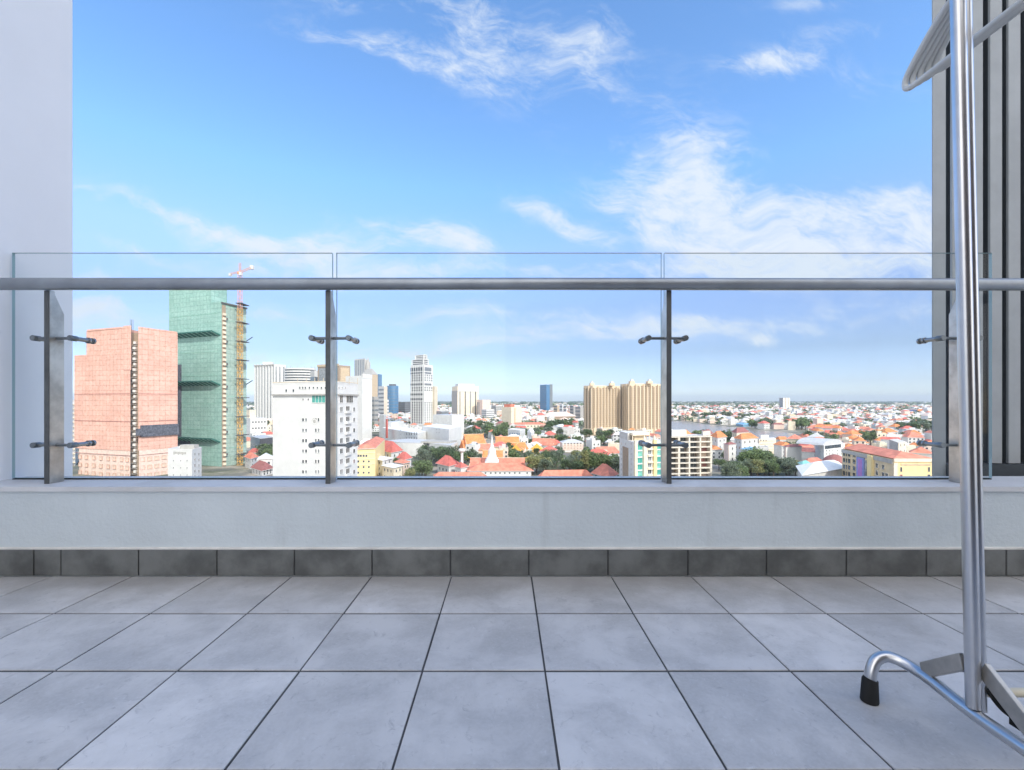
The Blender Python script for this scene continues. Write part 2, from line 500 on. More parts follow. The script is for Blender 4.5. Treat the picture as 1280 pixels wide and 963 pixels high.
h = k.n('ShaderNodeHueSaturation'); k.put(h.inputs['Color'], o_); k.put(h.inputs['Value'], k.m('MULTIPLY_ADD', isl, .17, .915))
k.put(bs.inputs['Base Color'], h.outputs[0])
# grey brown grime washed up against the parapet
sepf = k.n('ShaderNodeSeparateXYZ'); k.put(sepf.inputs[0], co)
edge = k.m('ADD', sepf.outputs[1], k.m('MULTIPLY', k.m('SUBTRACT', k.noise(co, 3.2, 7, .7), .5), .55))
h2 = k.mix(k.m('MULTIPLY', k.ss(edge, 1.36, 1.74), .62), h.outputs[0], (.225, .20, .17, 1))
tm.node_tree.links.new(h2, bs.inputs['Base Color'])
k.put(bs.inputs['Roughness'], k.m('MULTIPLY_ADD', n1, .18, .40))
bs.inputs['Specular IOR Level'].default_value = .35
bb = k.n('ShaderNodeBump'); bb.inputs['Strength'].default_value = .12; bb.inputs['Distance'].default_value = .004
k.put(bb.inputs['Height'], k.m('ADD', n1, n2)); tm.node_tree.links.new(bb.outputs[0], bs.inputs['Normal'])
GROUT = mat('dark_grout', (.07, .072, .076), .9, var=.25, vscale=14)

Y0 = 1.71                                   # face of the skirting
b = MB()
b.face([(-2.05, -.9, FLOOR - .003), (2.6, -.9, FLOOR - .003), (2.6, Y0, FLOOR - .003), (-2.05, Y0, FLOOR - .003)], GROUT)
T, gr, ch = .2997, .0025, .002
for r_ in range(9):
    y1 = Y0 - r_ * T - gr * 1.7; y0 = Y0 - (r_ + 1) * T + gr * 1.5
    for c_ in range(-8, 9):
        x0 = max(.0963 + c_ * T + gr, -2.05); x1 = min(.0963 + (c_ + 1) * T - gr, 2.6)
        if x1 - x0 < .02: continue
        jx, jy = random.uniform(-.0006, .0006), random.uniform(-.0006, .0006)
        z = FLOOR; ti = [random.uniform(-.0004, .0004) for _ in range(4)]
        P = [(x0 + jx, y0 + jy), (x1 + jx, y0 + jy), (x1 + jx, y1 + jy), (x0 + jx, y1 + jy)]
        Q = [(x0 + ch + jx, y0 + ch + jy), (x1 - ch + jx, y0 + ch + jy), (x1 - ch + jx, y1 - ch + jy), (x0 + ch + jx, y1 - ch + jy)]
        vs = [(p[0], p[1], z - .0035) for p in P] + [(p[0], p[1], z - .001) for p in P] + [(p[0], p[1], z + ti[i]) for i, p in enumerate(Q)]
        b.idx(vs, [[8, 9, 10, 11]] + [[i, (i + 1) % 4, 4 + (i + 1) % 4, 4 + i] for i in range(4)] + [[4 + i, 4 + (i + 1) % 4, 8 + (i + 1) % 4, 8 + i] for i in range(4)], tm)
struct(b.build('floor'))

# parapet with skirting tiles
PLASTER = mat('parapet_plaster', (.575, .625, .645), .7, var=.06, vscale=1.2, bump=.25, bscale=60, dirt=(.49, .545, .57), dscale=1.2)
CAULK = mat('white_caulk', (.72, .70, .66), .6, var=.12, vscale=9)
SKIRT = mat('skirting_tile', (.122, .126, .121), .5, var=.35, vscale=7, bump=.08, island=.10)
t_ = PLASTER.node_tree; k = NG(t_); bs_ = t_.nodes['Principled BSDF']; src_ = bs_.inputs['Base Color'].links[0].from_socket
mp = k.n('ShaderNodeMapping'); mp.inputs['Scale'].default_value = (11, 1, .9); k.put(mp.inputs['Vector'], k.n('ShaderNodeTexCoord').outputs['Object'])
drip = k.m('MULTIPLY', k.ss(k.noise(mp.outputs[0], 1.0, 7, .7, .3), .55, .80), .38)
t_.links.new(k.mix(drip, src_, (.40, .425, .43, 1)), bs_.inputs['Base Color'])
LZ = FLOOR + .335                           # ledge level
par = thing('parapet_wall', (0, 1.72, FLOOR), 'low pale plastered parapet wall carrying the glass railing', 'parapet')
b = MB(); b.box(-2.05, 2.9, 1.72, 1.95, FLOOR - .3, LZ - .018, PLASTER); b.build('wall', par)
b = MB(); b.box(-2.05, 2.9, 1.712, 1.955, LZ - .0178, LZ, mat('ledge_paint', (.60, .605, .62), .6, var=.08, vscale=3, dirt=(.47, .46, .45), dscale=2.0))
bevel(b.build('ledge', par), .006)
b = MB(); b.box(-2.05, 2.6, 1.7125, 1.7198, FLOOR + .0985, FLOOR + .1065, CAULK); b.build('caulk_line', par)
b = MB(); b.box(-2.05, 2.6, 1.7145, 1.7196, FLOOR, FLOOR + .0972, GROUT); b.build('grout_bed', par)
js = [-60, -22, 42, 76, 173, 271, 368, 465, 563, 661, 760, 860, 958, 1058, 1158, 1258, 1357, 1455, 1500]
for a, c in zip(js[:-1], js[1:]):
    x0 = max(-2.05, (a - VX) / FPX * Y0 + .0022); x1 = (c - VX) / FPX * Y0 - .0022
    if x1 <= x0: continue
    b = MB(); b.box(x0, x1, Y0 - random.uniform(0, .0012), 1.7135, FLOOR + .002, FLOOR + .0975 + random.uniform(-.0012, .0012), SKIRT)
    bevel(b.build('skirting_tile', par), .0015, 1)

# side wall of the balcony (white)
WHITEW = mat('side_wall_plaster', (.88, .885, .90), .75, var=.03, vscale=1.0, bump=.12, bscale=50)
b = MB(); b.box(-2.35, -2.05, -.9, 2.156, FLOOR - .4, FLOOR + 3.4, WHITEW)
o = b.build('side_wall', None, (-2.2, .6, FLOOR)); bevel(o, .008)
tag(o, 'plain white side wall closing the end of the balcony, edge against the sky', 'wall')

TIMBER = mat('added_timber_cladding', (.20, .115, .07), .55, var=.3, vscale=2.5)
dr = thing('added_door_wall', (1.2, -.86, FLOOR), 'added brown timber door wall out of view behind the viewer', 'door')  # added unseen wall, gives the chrome something brown to reflect
b = MB(); b.box(.0, 2.6, -.9, -.82, FLOOR, FLOOR + 2.4, TIMBER); b.build('added_wall_panel', dr)
b = MB(); b.box(1.0, 1.9, -.818, -.80, FLOOR + .02, FLOOR + 2.1, mat('added_door_paint', (.11, .07, .05), .4, var=.1)); b.build('leaf', dr)

# balcony deck and the building below it
b = MB(); b.box(-2.35, 2.9, -.9, 1.95, FLOOR - .3005, FLOOR - .012, 'lgrey')
struct(b.build('balcony_slab'))
host = thing('apartment_building', (0, -8, 0), 'pale apartment building under the tiled balcony', 'building')
b = MB(); b.box(-12, 14, -14, 1.6, 0, FLOOR - .31, 'tower'); b.build('wall', host)
# tower added out of view behind the viewer to block the sun
sun_blocker = thing('residential_tower', (sd.x * 46 / math.cos(SUN_EL), sd.y * 46 / math.cos(SUN_EL), 0), 'added tall pale sun blocking tower out of view behind the balcony', 'tower')
b = MB(); c = world_loc(sun_blocker); b.box(c.x - 8.5, c.x + 8.5, c.y - 7, c.y + 7, 0, 112, 'tower'); b.build('wall', sun_blocker)

# ---- railing: posts, handrail, clamps, glass
rl = thing('glass_railing', (0, 1.8, LZ), 'frameless glass railing with round steel handrail on flat steel posts', 'railing')
b = MB(); hz = FLOOR + 1.111
b.tube([(-2.05, 1.757, hz), (-1, 1.757, hz), (0, 1.757, hz + .0005), (1, 1.757, hz - .001), (2.9, 1.757, hz - .003)], .0232, 'rail', 28)
b.build('handrail', rl)
b = MB(); b.tube([(-2.05, 1.757, hz), (-2.043, 1.757, hz)], .036, 'rail', 24); b.build('wall_flange', rl)


def post(xf):
    b = MB(); y0, y1 = 1.775, 1.835; z0, z1 = LZ + .0, FLOOR + 1.092; w = .0085
    prof = [(y0, z0), (y1, z0), (y1, z1 - .085), (y0 + .022, z1 - .012), (y0 + .022, z1), (y0, z1)]
    n = len(prof)
    vs = [(xf - w, p[0], p[1]) for p in prof] + [(xf + w, p[0], p[1]) for p in prof]
    b.idx(vs, [list(range(n)), list(range(n, 2 * n))[::-1]] + [[i + n, (i + 1) % n + n, (i + 1) % n, i] for i in range(n)], 'post')
    po = b.build('post', rl); bm = bmesh.new(); bm.from_mesh(po.data); bmesh.ops.recalc_face_normals(bm, faces=bm.faces); bm.to_mesh(po.data); bm.free()
    bevel(po, .0015, 1)
    b = MB(); b.box(xf - .0095, xf + .0095, 1.7705, 1.7745, LZ + .001, FLOOR + 1.089, 'edge'); bevel(b.build('reflection_strip', po), .001, 1)  # dark strip stands in for the dim interior reflected in the post front
    for zc in (FLOOR + .907, FLOOR + .4835):
        b = MB(); ya = 1.803
        b.tube([(xf - .073, ya, zc), (xf + .073, ya, zc)], .0056, 'clamp', 14)
        for s in (-1, 1):
            x = xf + s * .073
            b.tube([(x, ya - .016, zc), (x, ya - .0145, zc), (x, ya + .014, zc), (x, ya + .016, zc)], [.0092, .011, .011, .0092], 'clamp', 18)
            b.tube([(x, ya + .016, zc), (x, 1.866, zc)], .0085, 'steel', 14)
            b.tube([(x, 1.866, zc), (x, 1.8738, zc)], .0125, 'steel', 18)
            b.tube([(x, 1.8862, zc), (x, 1.894, zc)], .0125, 'steel', 18)
        b.build('glass_clamp', po)
    return po


for xf in (-1.79, -.693, .6375, 1.797): post(xf)
for x0, x1 in ((-2.0355, -.7155), (-.6985, .6435), (.6555, 2.006)):
    b = MB(); y0, y1 = 1.874, 1.886; z0, z1 = LZ + .006, FLOOR + 1.270
    b.idx([(x0, y0, z0), (x1, y0, z0), (x1, y0, z1), (x0, y0, z1)], [[0, 1, 2, 3]], GLASS)
    b.idx([(x0, y1, z0), (x1, y1, z0), (x1, y1, z1), (x0, y1, z1)], [[3, 2, 1, 0]], GLASS)
    for f in ([(x0, y0, z1), (x1, y0, z1), (x1, y1, z1), (x0, y1, z1)], [(x0, y0, z0), (x0, y0, z1), (x0, y1, z1), (x0, y1, z0)],
              [(x1, y0, z1), (x1, y0, z0), (x1, y1, z0), (x1, y1, z1)], [(x1, y0, z0), (x0, y0, z0), (x0, y1, z0), (x1, y1, z0)]):
        b.face(f, GEDGE)
    b.build('glass_panel', rl)
    b = MB(); b.box(x0 + .004, x1 - .004, 1.871, 1.889, LZ + .0004, LZ + .0045, 'rubber')
    b.build('glass_gasket', rl)

# ---- louvre screen beyond the railing
lv = thing('louvre_screen', (2.3, 2.12, LZ), 'tall grey screen of upright metal slats beyond the glass railing', 'screen')
DL = 2.10
lx = lambda p: (p - VX) / FPX * DL
b = MB()
b.box(lx(1166), lx(1182.5), DL, DL + .006, LZ - .35, FLOOR + 3.2, 'slat')
for a in (1191, 1214.5, 1238.5, 1261.5, 1285, 1308.5, 1332, 1355, 1379):
    x0, x1 = lx(a), lx(a + 15)
    b.box(x0, x1, DL + .002, DL + .014, LZ + .035, FLOOR + 3.2, 'slat')
o = b.build('slat_panel', lv); bevel(o, .002, 2)
b = MB(); b.box((1183 - VX) / FPX * (DL + .06), lx(1400), DL + .06, DL + .09, LZ - .3, FLOOR + 3.2, 'slatdark'); b.build('backing_sheet', lv)
b = MB(); b.box(lx(1183), lx(1400), DL - .012, DL + .07, LZ - .3, LZ + .031, 'slatdark'); b.build('bottom_rail', lv)

# ---- folding clothes rack
rk = thing('clothes_rack', (.87, .85, FLOOR), 'folding chrome clothes rack with black rubber feet on the tiles', 'clothes rack')
F = FLOOR


def smooth_path(pts, n=8):
    pts = [Vector(p) for p in pts]; out = []
    for i in range(len(pts) - 1):
        p0, p1, p2, p3 = pts[max(i - 1, 0)], pts[i], pts[i + 1], pts[min(i + 2, len(pts) - 1)]
        for j in range(n):
            t = j / n
            out.append(.5 * ((2 * p1) + (p2 - p0) * t + (2 * p0 - 5 * p1 + 4 * p2 - p3) * t * t + (3 * p1 - p0 - 3 * p2 + p3) * t ** 3))
    return out + [pts[-1]]


LEAN = (-.0215, 0)
b = MB(); b.tube([(.868, .843, F + .092), (.868 - .0352, .843, F + 1.70)], .0113, 'chrome', 28); up1 = b.build('upright', rk)
b = MB(); b.tube([(.8905, .853, F + .080), (.8905 - .0352, .853, F + 1.70)], .0102, 'chrome', 28); b.build('upright', rk)
for zz in (.62, 1.30):
    b = MB(); b.box(.868 - .0352 * zz / 1.6 - .013, .8905 - .0352 * zz / 1.6 + .012, .831, .866, F + zz, F + zz + .022, 'brace')
foot = smooth_path([(.800, .997, F + .042), (.803, .998, F + .066), (.816, 1.0, F + .089), (.836, .996, F + .099), (.855, .98, F + .0965), (.866, .955, F + .091), (.868, .92, F + .088), (.868, .843, F + .0795), (.868, .72, F + .078), (.868, .60, F + .086), (.866, .565, F + .096), (.855, .545, F + .099), (.83, .53, F + .08), (.82, .53, F + .042)], 8)
b = MB(); b.tube(foot, .0118, 'chrome', 22); fo = b.build('foot', rk)
for (x, y) in ((.7985, .997), (.82, .53)):
    b = MB(); b.tube([(x, y, F + .0005), (x, y, F + .003), (x + .001, y, F + .048), (x + .002, y, F + .051)], [.0165, .0172, .0148, .0125], 'rubber', 20); b.build('rubber_cap', fo)


def flat(name, a, c, wv, th, m, parent):
    a, c, wv = Vector(a), Vector(c), Vector(wv)
    t = (c - a).normalized(); nn = t.cross(wv).normalized() * th
    b = MB(); vs = []
    for p in (a, c):
        vs += [p + wv + nn, p - wv + nn, p - wv - nn, p + wv - nn]
    b.idx(vs, [[0, 1, 2, 3], [7, 6, 5, 4], [0, 4, 5, 1], [1, 5, 6, 2], [2, 6, 7, 3], [3, 7, 4, 0]], m)
    o = b.build(name, parent)
    bm = bmesh.new(); bm.from_mesh(o.data); bmesh.ops.recalc_face_normals(bm, faces=bm.faces); bm.to_mesh(o.data); bm.free()
    bevel(o, .002, 2)
    return o


flat('brace', (.868, .862, F + .165), (.868, .945, F + .099), (0, .004, .015), .005, 'brace', rk)
flat('brace', (.882, .838, F + .165), (.872, .735, F + .098), (0, -.006, .015), .005, 'brace', rk)
b = MB(); b.tube([(.885, .853, F + .112), (1.75, .853, F + .112)], .008, 'cream_tube', 14); b.build('crossbar', rk)
b = MB(); b.tube(smooth_path([(.895, .842, F + .125), (.905, .835, F + .105), (.915, .83, F + .092), (.93, .825, F + .082), (.945, .82, F + .07)], 5), .006, 'rubber', 10)
b.box(.925, .945, .812, .835, F + .066, F + .082, 'rubber'); b.build('latch', rk)
b = MB(); b.tube([(.80, .85, F + 1.70), (1.75, .85, F + 1.70)], .0125, 'chrome', 20); b.build('hanging_bar', rk)
b = MB(); b.tube([(1.75, .85, F + .09), (1.75, .85, F + 1.70)], .0113, 'chrome', 20); b.build('upright', rk)
b = MB(); b.tube([(1.75, 1.0, F + .013), (1.75, .55, F + .013)], .0125, 'chrome', 20); b.build('foot', rk)
b = MB(); b.box(1.741, 1.759, .842, .858, F + .02, F + .1, 'brace'); b.build('bracket', rk)

# hangers nested on the bar
HZ = F + 1.382
hl = ['white plastic clothes hanger nearest the sky on the rack bar', 'white plastic hanger second in the nest on the rack bar',
      'white plastic hanger in the middle of the nest on the rack bar', 'white plastic hanger fourth in the nest on the rack bar',
      'white plastic hanger deepest in the nest on the rack bar']
for i in range(5):
    x = .934 + i * .0122; dzz = .0064 * i + (.003 if i == 3 else 0)
    h = thing('clothes_hanger', (x, .85, HZ + dzz), hl[i], 'hanger', 'white hangers nested on the clothes rack')
    zz = HZ + dzz; sp = .205 - .006 * i
    half = [(sp - .03, 0), (sp - .008, .0005), (sp + .004, .006), (sp + .007, .017), (sp + .001, .034), (sp * .84, .068), (sp * .62, .103), (sp * .36, .133), (sp * .14, .150)]
    pth = [(x, .85, zz)] + [(x, .85 + a_, zz + c_) for a_, c_ in half] + [(x, .85, zz + .156)] + [(x, .85 - a_, zz + c_) for a_, c_ in half[::-1]] + [(x, .85, zz)]
    b = MB(); b.tube(smooth_path(pth, 6), .0064, 'plastic', 12, False); b.build('frame', h)
    b = MB(); hb = F + 1.70 - zz
    b.tube(smooth_path([(x, .85, zz + .156), (x, .85, zz + .2), (x, .85 - .004, zz + hb - .05), (x, .85 - .024, zz + hb - .012), (x, .85 - .020, zz + hb + .012), (x, .85, zz + hb + .0172), (x, .85 + .020, zz + hb + .008)], 5), .003, 'plastic', 10); b.build('hook', h)


# ------------------------------------------------------------------ city helpers
LAND = []        # (phrase, px, d)    landmarks for labels
OCC = []         # (px0, px1, d, top_py, radius centre x, y, r)


class Face:
    def __init__(s, a, c):
        s.a = Vector((a.x, a.y, 0)); e = Vector((c.x - a.x, c.y - a.y, 0)); s.L = e.length; s.u = e.normalized(); s.n = Vector((s.u.y, -s.u.x, 0)); s.e = e
    def at(s, px):
        kk = (px - VX) / FPX
        return s.L * (kk * s.a.y - s.a.x) / (s.e.x - kk * s.e.y)
    def p(s, u, d=0, z=0): q = s.a + s.u * u + s.n * d; return Vector((q.x, q.y, z))
    def z(s, px, py): q = s.p(s.at(px)); return zt(py, q.y)


_wm = {}


def window_mesh(w, h, glass, fr, proud, bars):
    key = (round(w, 1), round(h, 1), glass, fr, bars)
    if key in _wm: return _wm[key]
    b = MB(); w, h = round(w, 1), round(h, 1); f = max(.07, min(.14, w * .06)); w2, h2 = w / 2, h / 2
    b.box(-w2, w2, -.03, .05, -h2, h2, glass)
    b.box(-w2 - f, w2 + f, -proud, .05, h2, h2 + f, fr); b.box(-w2 - f * 1.6, w2 + f * 1.6, -proud * 1.8, .05, -h2 - f, -h2, fr)
    b.box(-w2 - f, -w2, -proud, .05, -h2, h2, fr); b.box(w2, w2 + f, -proud, .05, -h2, h2, fr)
    for i in range(bars):
        x = -w2 + w * (i + 1) / (bars + 1); b.box(x - f * .4, x + f * .4, -proud * .8, -.028, -h2, h2, fr)
    _wm[key] = b.mesh('window')
    return _wm[key]


_wcount = {}


def window(root, face, u, z, w, h, glass='win', fr='frame', proud=.08, bars=0, name='window'):
    if isinstance(glass, (list, tuple)): glass = random.choice(glass)
    n = _wcount.get((root.name, name), 0)
    me = window_mesh(w, h, glass, fr, proud, bars)
    _wcount[(root.name, name)] = n + 1
    if n < 100:
        o = bpy.data.objects.new(name, me); COL.objects.link(o); o.parent = root
        q = face.p(u, .0, z) - world_loc(root)
        o.location = q; o.rotation_euler = (0, 0, math.atan2(face.u.y, face.u.x))
    else:
        REST.setdefault((root.name, name), []).append((face, u, z, me))


REST = {}


def flush_rest():
    for (rn, name), lst in REST.items():
        root = bpy.data.objects[rn]; base = world_loc(root); vs, fs, ms, mats = [], [], [], []
        for face, u, z, me in lst:
            mx = Matrix.Translation(face.p(u, 0, z) - base) @ Matrix.Rotation(math.atan2(face.u.y, face.u.x), 4, 'Z')
            o0 = len(vs); vs += [tuple(mx @ v.co) for v in me.vertices]
            lm = []
            for m in me.materials:
                if m not in mats: mats.append(m)
                lm.append(mats.index(m))
            for p in me.polygons: fs.append([a + o0 for a in p.vertices]); ms.append(lm[p.material_index])
        me2 = bpy.data.meshes.new(name + 's'); me2.from_pydata(vs, [], fs)
        for m in mats: me2.materials.append(m)
        me2.polygons.foreach_set('material_index', ms)
        o = bpy.data.objects.new(name, me2); COL.objects.link(o); o.parent = root; o['kind'] = 'stuff'


class Bld:
    """a building seen by three of its corners: left, near, right (photo bearing + distance)"""
    def __init__(s, name, l, c, r, top, label, cat='building', phrase=None, z0=0, group=None, back=None):
        s.L, s.C, s.R = pt(*l), pt(*c), pt(*r)
        s.K = s.L + s.R - s.C
        s.foot = [s.L, s.C, s.R, s.K]
        ctr = (s.L + s.R) / 2
        s.root = thing(name, (ctr.x, ctr.y, 0), label, cat, group)
        s.lf, s.rf = Face(s.L, s.C), Face(s.C, s.R)
        s.top = top
        if phrase: LAND.append((phrase, (l[0] + r[0]) / 2, c[1]))
        OCC.append((l[0], r[0], c[1], VY - (top - EYE) * FPX / c[1], ctr.x, ctr.y, max((s.L - s.R).length, (s.C - s.K).length) / 2))
    def body(s, m, top=None, z0=0, z1=None, name='wall', foot=None):
        b = MB(); b.prism(foot or s.foot, z0, z1 or s.top, m, top); return b.build(name, s.root)
    def sub(s, l, c, r):
        L, C, Rr = pt(*l), pt(*c), pt(*r); return [L, C, Rr, L + Rr - C]
    def parapet(s, m, h=.9, t=.3, name='parapet', z=None):
        b = MB(); z = z or s.top
        for i in range(4):
            f = Face(s.foot[i], s.foot[(i + 1) % 4]); b.slab(f.a, f.u, f.n, t + .003, f.L - .003, -t, .05, z + .003, z + h, m)
        return b.build(name, s.root)
    def grid(s, face, pxs, pys, wpx, hpx, **kw):
        for px in pxs:
            u = face.at(px); d = face.p(u).y
            for py in pys: window(s.root, face, u, zt(py, d), wpx * d / FPX, hpx * d / FPX, **kw)
    def ugrid(s, face, n, m_, z0, z1, w, h, u0=1.0, u1=None, **kw):
        u1 = u1 or face.L - u0
        for i in range(n):
            for j in range(m_):
                window(s.root, face, u0 + (u1 - u0) * (i + .5) / n, z0 + (z1 - z0) * (j + .5) / m_, w, h, **kw)
    def band(s, face, z0, z1, m, d=.12, u0=0.0, u1=None, name='band', d0=-.1):
        b = MB(); b.slab(face.a, face.u, face.n, u0, u1 or face.L, d0, d, z0, z1, m); return b.build(name, s.root)


# ------------------------------------------------------------------ 1 orange netted tower
t = Bld('construction_tower', (93, 298), (163, 280), (222, 303), 93, 'tower under construction wrapped in orange pink netting', 'building', 'the orange netted tower')
fl = t.sub((93, 298), (163, 280), (171, 284)); fl = [fl[0], fl[1], fl[2] + Vector((1.5, 18, 0)), fl[3] + Vector((0, 14, 0))]
zlow = zt(443, 290)
SB = pt(108, 294.2)
body = MB(); body.prism([t.L, t.C, t.C + Vector((-5.4, 6.2, 0)), t.C + Vector((-6, 28, 0)), t.L + Vector((-4, 28, 0))], 17.0, zlow, 'netor', 'pink'); body.build('netting', t.root)
body = MB(); body.prism([SB, t.C, t.C + Vector((-5.4, 6.2, 0)), t.C + Vector((-6, 26, 0)), SB + Vector((-5, 26, 0))], zlow + .003, zt(411, 283), 'netor', 'pink'); body.build('netting', t.root)
CR = pt(173, 281.5)
body = MB(); body.prism([CR, t.R, t.R + Vector((-16, 20, 0)), CR + Vector((-6, 26, 0)), CR + Vector((-4.9, 6.0, 0))], 17.0, zt(411, 283), 'netor', 'pink'); body.build('netting', t.root)
fA, fB = Face(t.L, t.C), Face(CR, t.R)
b = MB(); b.prism([pt(99, 297), t.C + Vector((-.3, .3, 0)), t.C + Vector((-5.6, 6.2, 0)), t.C + Vector((-6, 27, 0)), pt(99, 297) + Vector((-4, 27, 0))], 0, 16.95, 'pink')
b.prism([CR + Vector((.2, .3, 0)), t.R + Vector((-.3, .1, 0)), t.R + Vector((-16, 20, 0)), CR + Vector((-5, 26, 0)), CR + Vector((-4.7, 6.0, 0))], 0, 16.95, 'pink'); b.build('lower_frame', t.root)
for px in (100, 108, 117, 126, 135, 143, 152, 159):
    for py in (573, 583, 593): window(t.root, fA, fA.at(px), zt(py, 288), 2.4, 2.3, 'beige_open', 'netor', .15)
for px in (178, 187, 196, 205, 214):
    for py in (573, 583, 593): window(t.root, fB, fB.at(px), zt(py, 290), 2.4, 2.3, 'beige_open', 'netor', .15)
b = MB()
sh0, sh1 = pt(163.5, 284.5), pt(172.5, 285.5)
b.prism([sh0 + Vector((-.6, 0, 0)), sh1 + Vector((.6, 0, 0)), sh1 + Vector((.6, 6, 0)), sh0 + Vector((-.6, 6, 0))], 0, zt(416, 284), 'brown'); b.build('hoist_shaft', t.root)
fS = Face(sh0, sh1)
b = MB()
for i in range(26):
    z = 2 + i * 3.35
    if z > 84: break
    b.slab(fS.a, fS.u, fS.n, .2, fS.L - .2, .003, 1.6, z, z + .35, 'lgrey')
    b.slab(fS.a, fS.u, fS.n, fS.L * (.52 if i % 2 else .62), fS.L - .25, .2, 2.4, z + .9, z + 2.5, 'white')
    if i % 2: b.slab(fS.a, fS.u, fS.n, .3, 1.8, .2, 1.5, z + .9, z + 2.3, 'dgrey')
b.build('landing_deck', t.root)
b = MB(); q = fS.p(fS.L * .42, 2.4)
for dx_, dy_ in ((-.5, -.5), (.5, -.5), (.5, .5), (-.5, .5)): b.bar((q.x + dx_, q.y + dy_, 0), (q.x + dx_, q.y + dy_, 98.5), .13, 'dgrey')
for i in range(60):
    z = i * 1.6; s = 1 if i % 2 else -1; b.bar((q.x - .5 * s, q.y - .5, z), (q.x + .5 * s, q.y - .5, z + 1.6), .1, 'dgrey')
b.build('hoist_mast', t.root)
b = MB()
for f, u1 in ((fA, fA.L), (fB, fB.L)):
    for py in (493, 527, 568): z = zt(py, 290); b.slab(f.a, f.u, f.n, .1, u1 - .1, .01, .12, z, z + .28, 'maroon')
b.build('net_seam', t.root)
b = MB(); z0, z1 = zt(545, 292), zt(531, 292); b.slab(fB.a, fB.u, fB.n, 1.0, fB.L, .02, 1.2, z0, z1, 'net_shade'); b.slab(fB.a, fB.u, fB.n, -1.5, 1.0, .02, 2.0, z0 + 1, z1 - 2, 'net_shade'); b.build('catch_platform', t.root)
b = MB(); b.slab(fA.a, fA.u, fA.n, fA.at(109), fA.L - .2, -.6, .15, zt(411, 283), zt(411, 283) + 1.0, 'netor'); b.slab(fB.a, fB.u, fB.n, .2, fB.L - .3, -.6, .1, zt(411, 283), zt(411, 283) + 1.0, 'netor')
b.slab(fA.a, fA.u, fA.n, fA.at(155), fA.L - .1, -.5, .25, zt(411, 283) - 26, zt(408, 283), 'netor'); b.build('net_edge', t.root)
# stepped cream balconies past it
s_ = Bld('balcony_tower', (84, 345), (94, 335), (97, 352), zt(500, 338), 'narrow cream tower with stepped balconies showing beside the orange netted tower', 'building')
s_.body('white')
for i in range(14): s_.band(s_.lf, 2 + i * 3.3, 2.5 + i * 3.3, 'cream', 1.2, 0, None, 'balcony')

# ------------------------------------------------------------------ 2 green netted tower with crane
t = Bld('construction_tower', (211, 350), (277, 330), (308, 350), zt(377, 330), 'tall tower under construction wrapped in green netting', 'building', 'the green netted tower')
b = MB(); b.prism([t.L, t.C, t.R, t.K], 0, t.top, 'netgr', 'lgrey'); b.build('netting', t.root)
t.band(t.rf, 0, t.top - 3.2, 'netgr2', .12, .4, None, 'net_sheet', .01)
f0 = t.sub((211, 350), (264, 334), (284, 348)); b = MB(); b.prism(f0, t.top + .003, zt(356, 345), 'netgr', 'lgrey'); b.build('netting', t.root)
b = MB(); b.slab(t.rf.a, t.rf.u, t.rf.n, -.5, t.rf.L + .3, .14, .8, t.top - 1.6, t.top - .5, 'dgrey'); b.build('roof_edge', t.root)
b = MB()
for py in (394, 441, 470, 505, 537): z = zt(py, 338); b.slab(t.lf.a, t.lf.u, t.lf.n, .1, t.lf.L - 4, .01, .14, z, z + .3, 'fan2')
for py in (402, 496, 560): z = zt(py, 338); b.slab(t.rf.a, t.rf.u, t.rf.n, 4, t.rf.L - .1, .13, .25, z, z + .25, 'fan2')
b.build('net_seam', t.root)
for py, ul, dep in ((416, -6, 4.5), (477, 0, 4.5), (547, 0, 4.0)):
    z = zt(py + 4, 338); b = MB(); f = t.lf; n_ = 12
    P = lambda u, d, zz: f.p(u, d, zz)
    u0, u1 = ul, f.L - 1
    b.idx([P(u0, .05, z), P(u1, .05, z), P(u1 - 3, dep, z + 2.6), P(u0 + 1, dep, z + 2.6), P(u0, .05, z - .9), P(u1, .05, z - .9), P(u1 - 3, dep, z + 1.7), P(u0 + 1, dep, z + 1.7)],
          [[0, 1, 2, 3], [7, 6, 5, 4], [0, 4, 5, 1], [1, 5, 6, 2], [2, 6, 7, 3], [3, 7, 4, 0]], 'fan')
    for i in range(n_):
        u = u0 + 1.2 + (u1 - u0 - 5) * i / (n_ - 1)
        b.bar(P(u + 2.2, .2, z - 1.0), P(u - .3, dep - .1, z + 1.75), .42, 'fan2')
    b.build('catch_fan', t.root)
b = MB(); f = t.lf; b.slab(f.a, f.u, f.n, f.at(221.5), f.at(227), .02, .5, zt(560, 345), zt(456, 345), 'net_shade'); b.slab(f.a, f.u, f.n, f.at(227), f.at(238), .02, .5, zt(556, 345), zt(546, 345), 'net_shade'); b.build('edge_shadow', t.root)  # dark slabs over the netting stand in for the shadow along this edge
b = MB(); f = t.rf
b.slab(f.a, f.u, f.n, .1, 2.6, .13, .9, 0, t.top - 2.5, 'brown')
for i in range(34):
    z = 1 + i * 3.3
    if z > t.top - 6: break
    b.slab(f.a, f.u, f.n, .0, 2.2, .91, 1.9, z, z + 1.7, 'cream')
    if i % 5 == 2: b.slab(f.a, f.u, f.n, 2.3, 3.6, .3, 1.8, z + .4, z + 1.9, 'dgrey')
b.build('hoist_mast', t.root)
for py in (425, 479): b = MB(); z = zt(py, 350); q = t.R; b.bar((q.x, q.y, z - 1), (q.x + 5, q.y - .5, z + 2), .5, 'dgrey'); b.build('outrigger', t.root)
cq = pt(300, 338); ctop = zt(343, 338)
cr = thing('tower_crane', (cq.x, cq.y, 0), 'slim orange tower crane rising beside the green netted tower', 'crane')
hw = 1.35


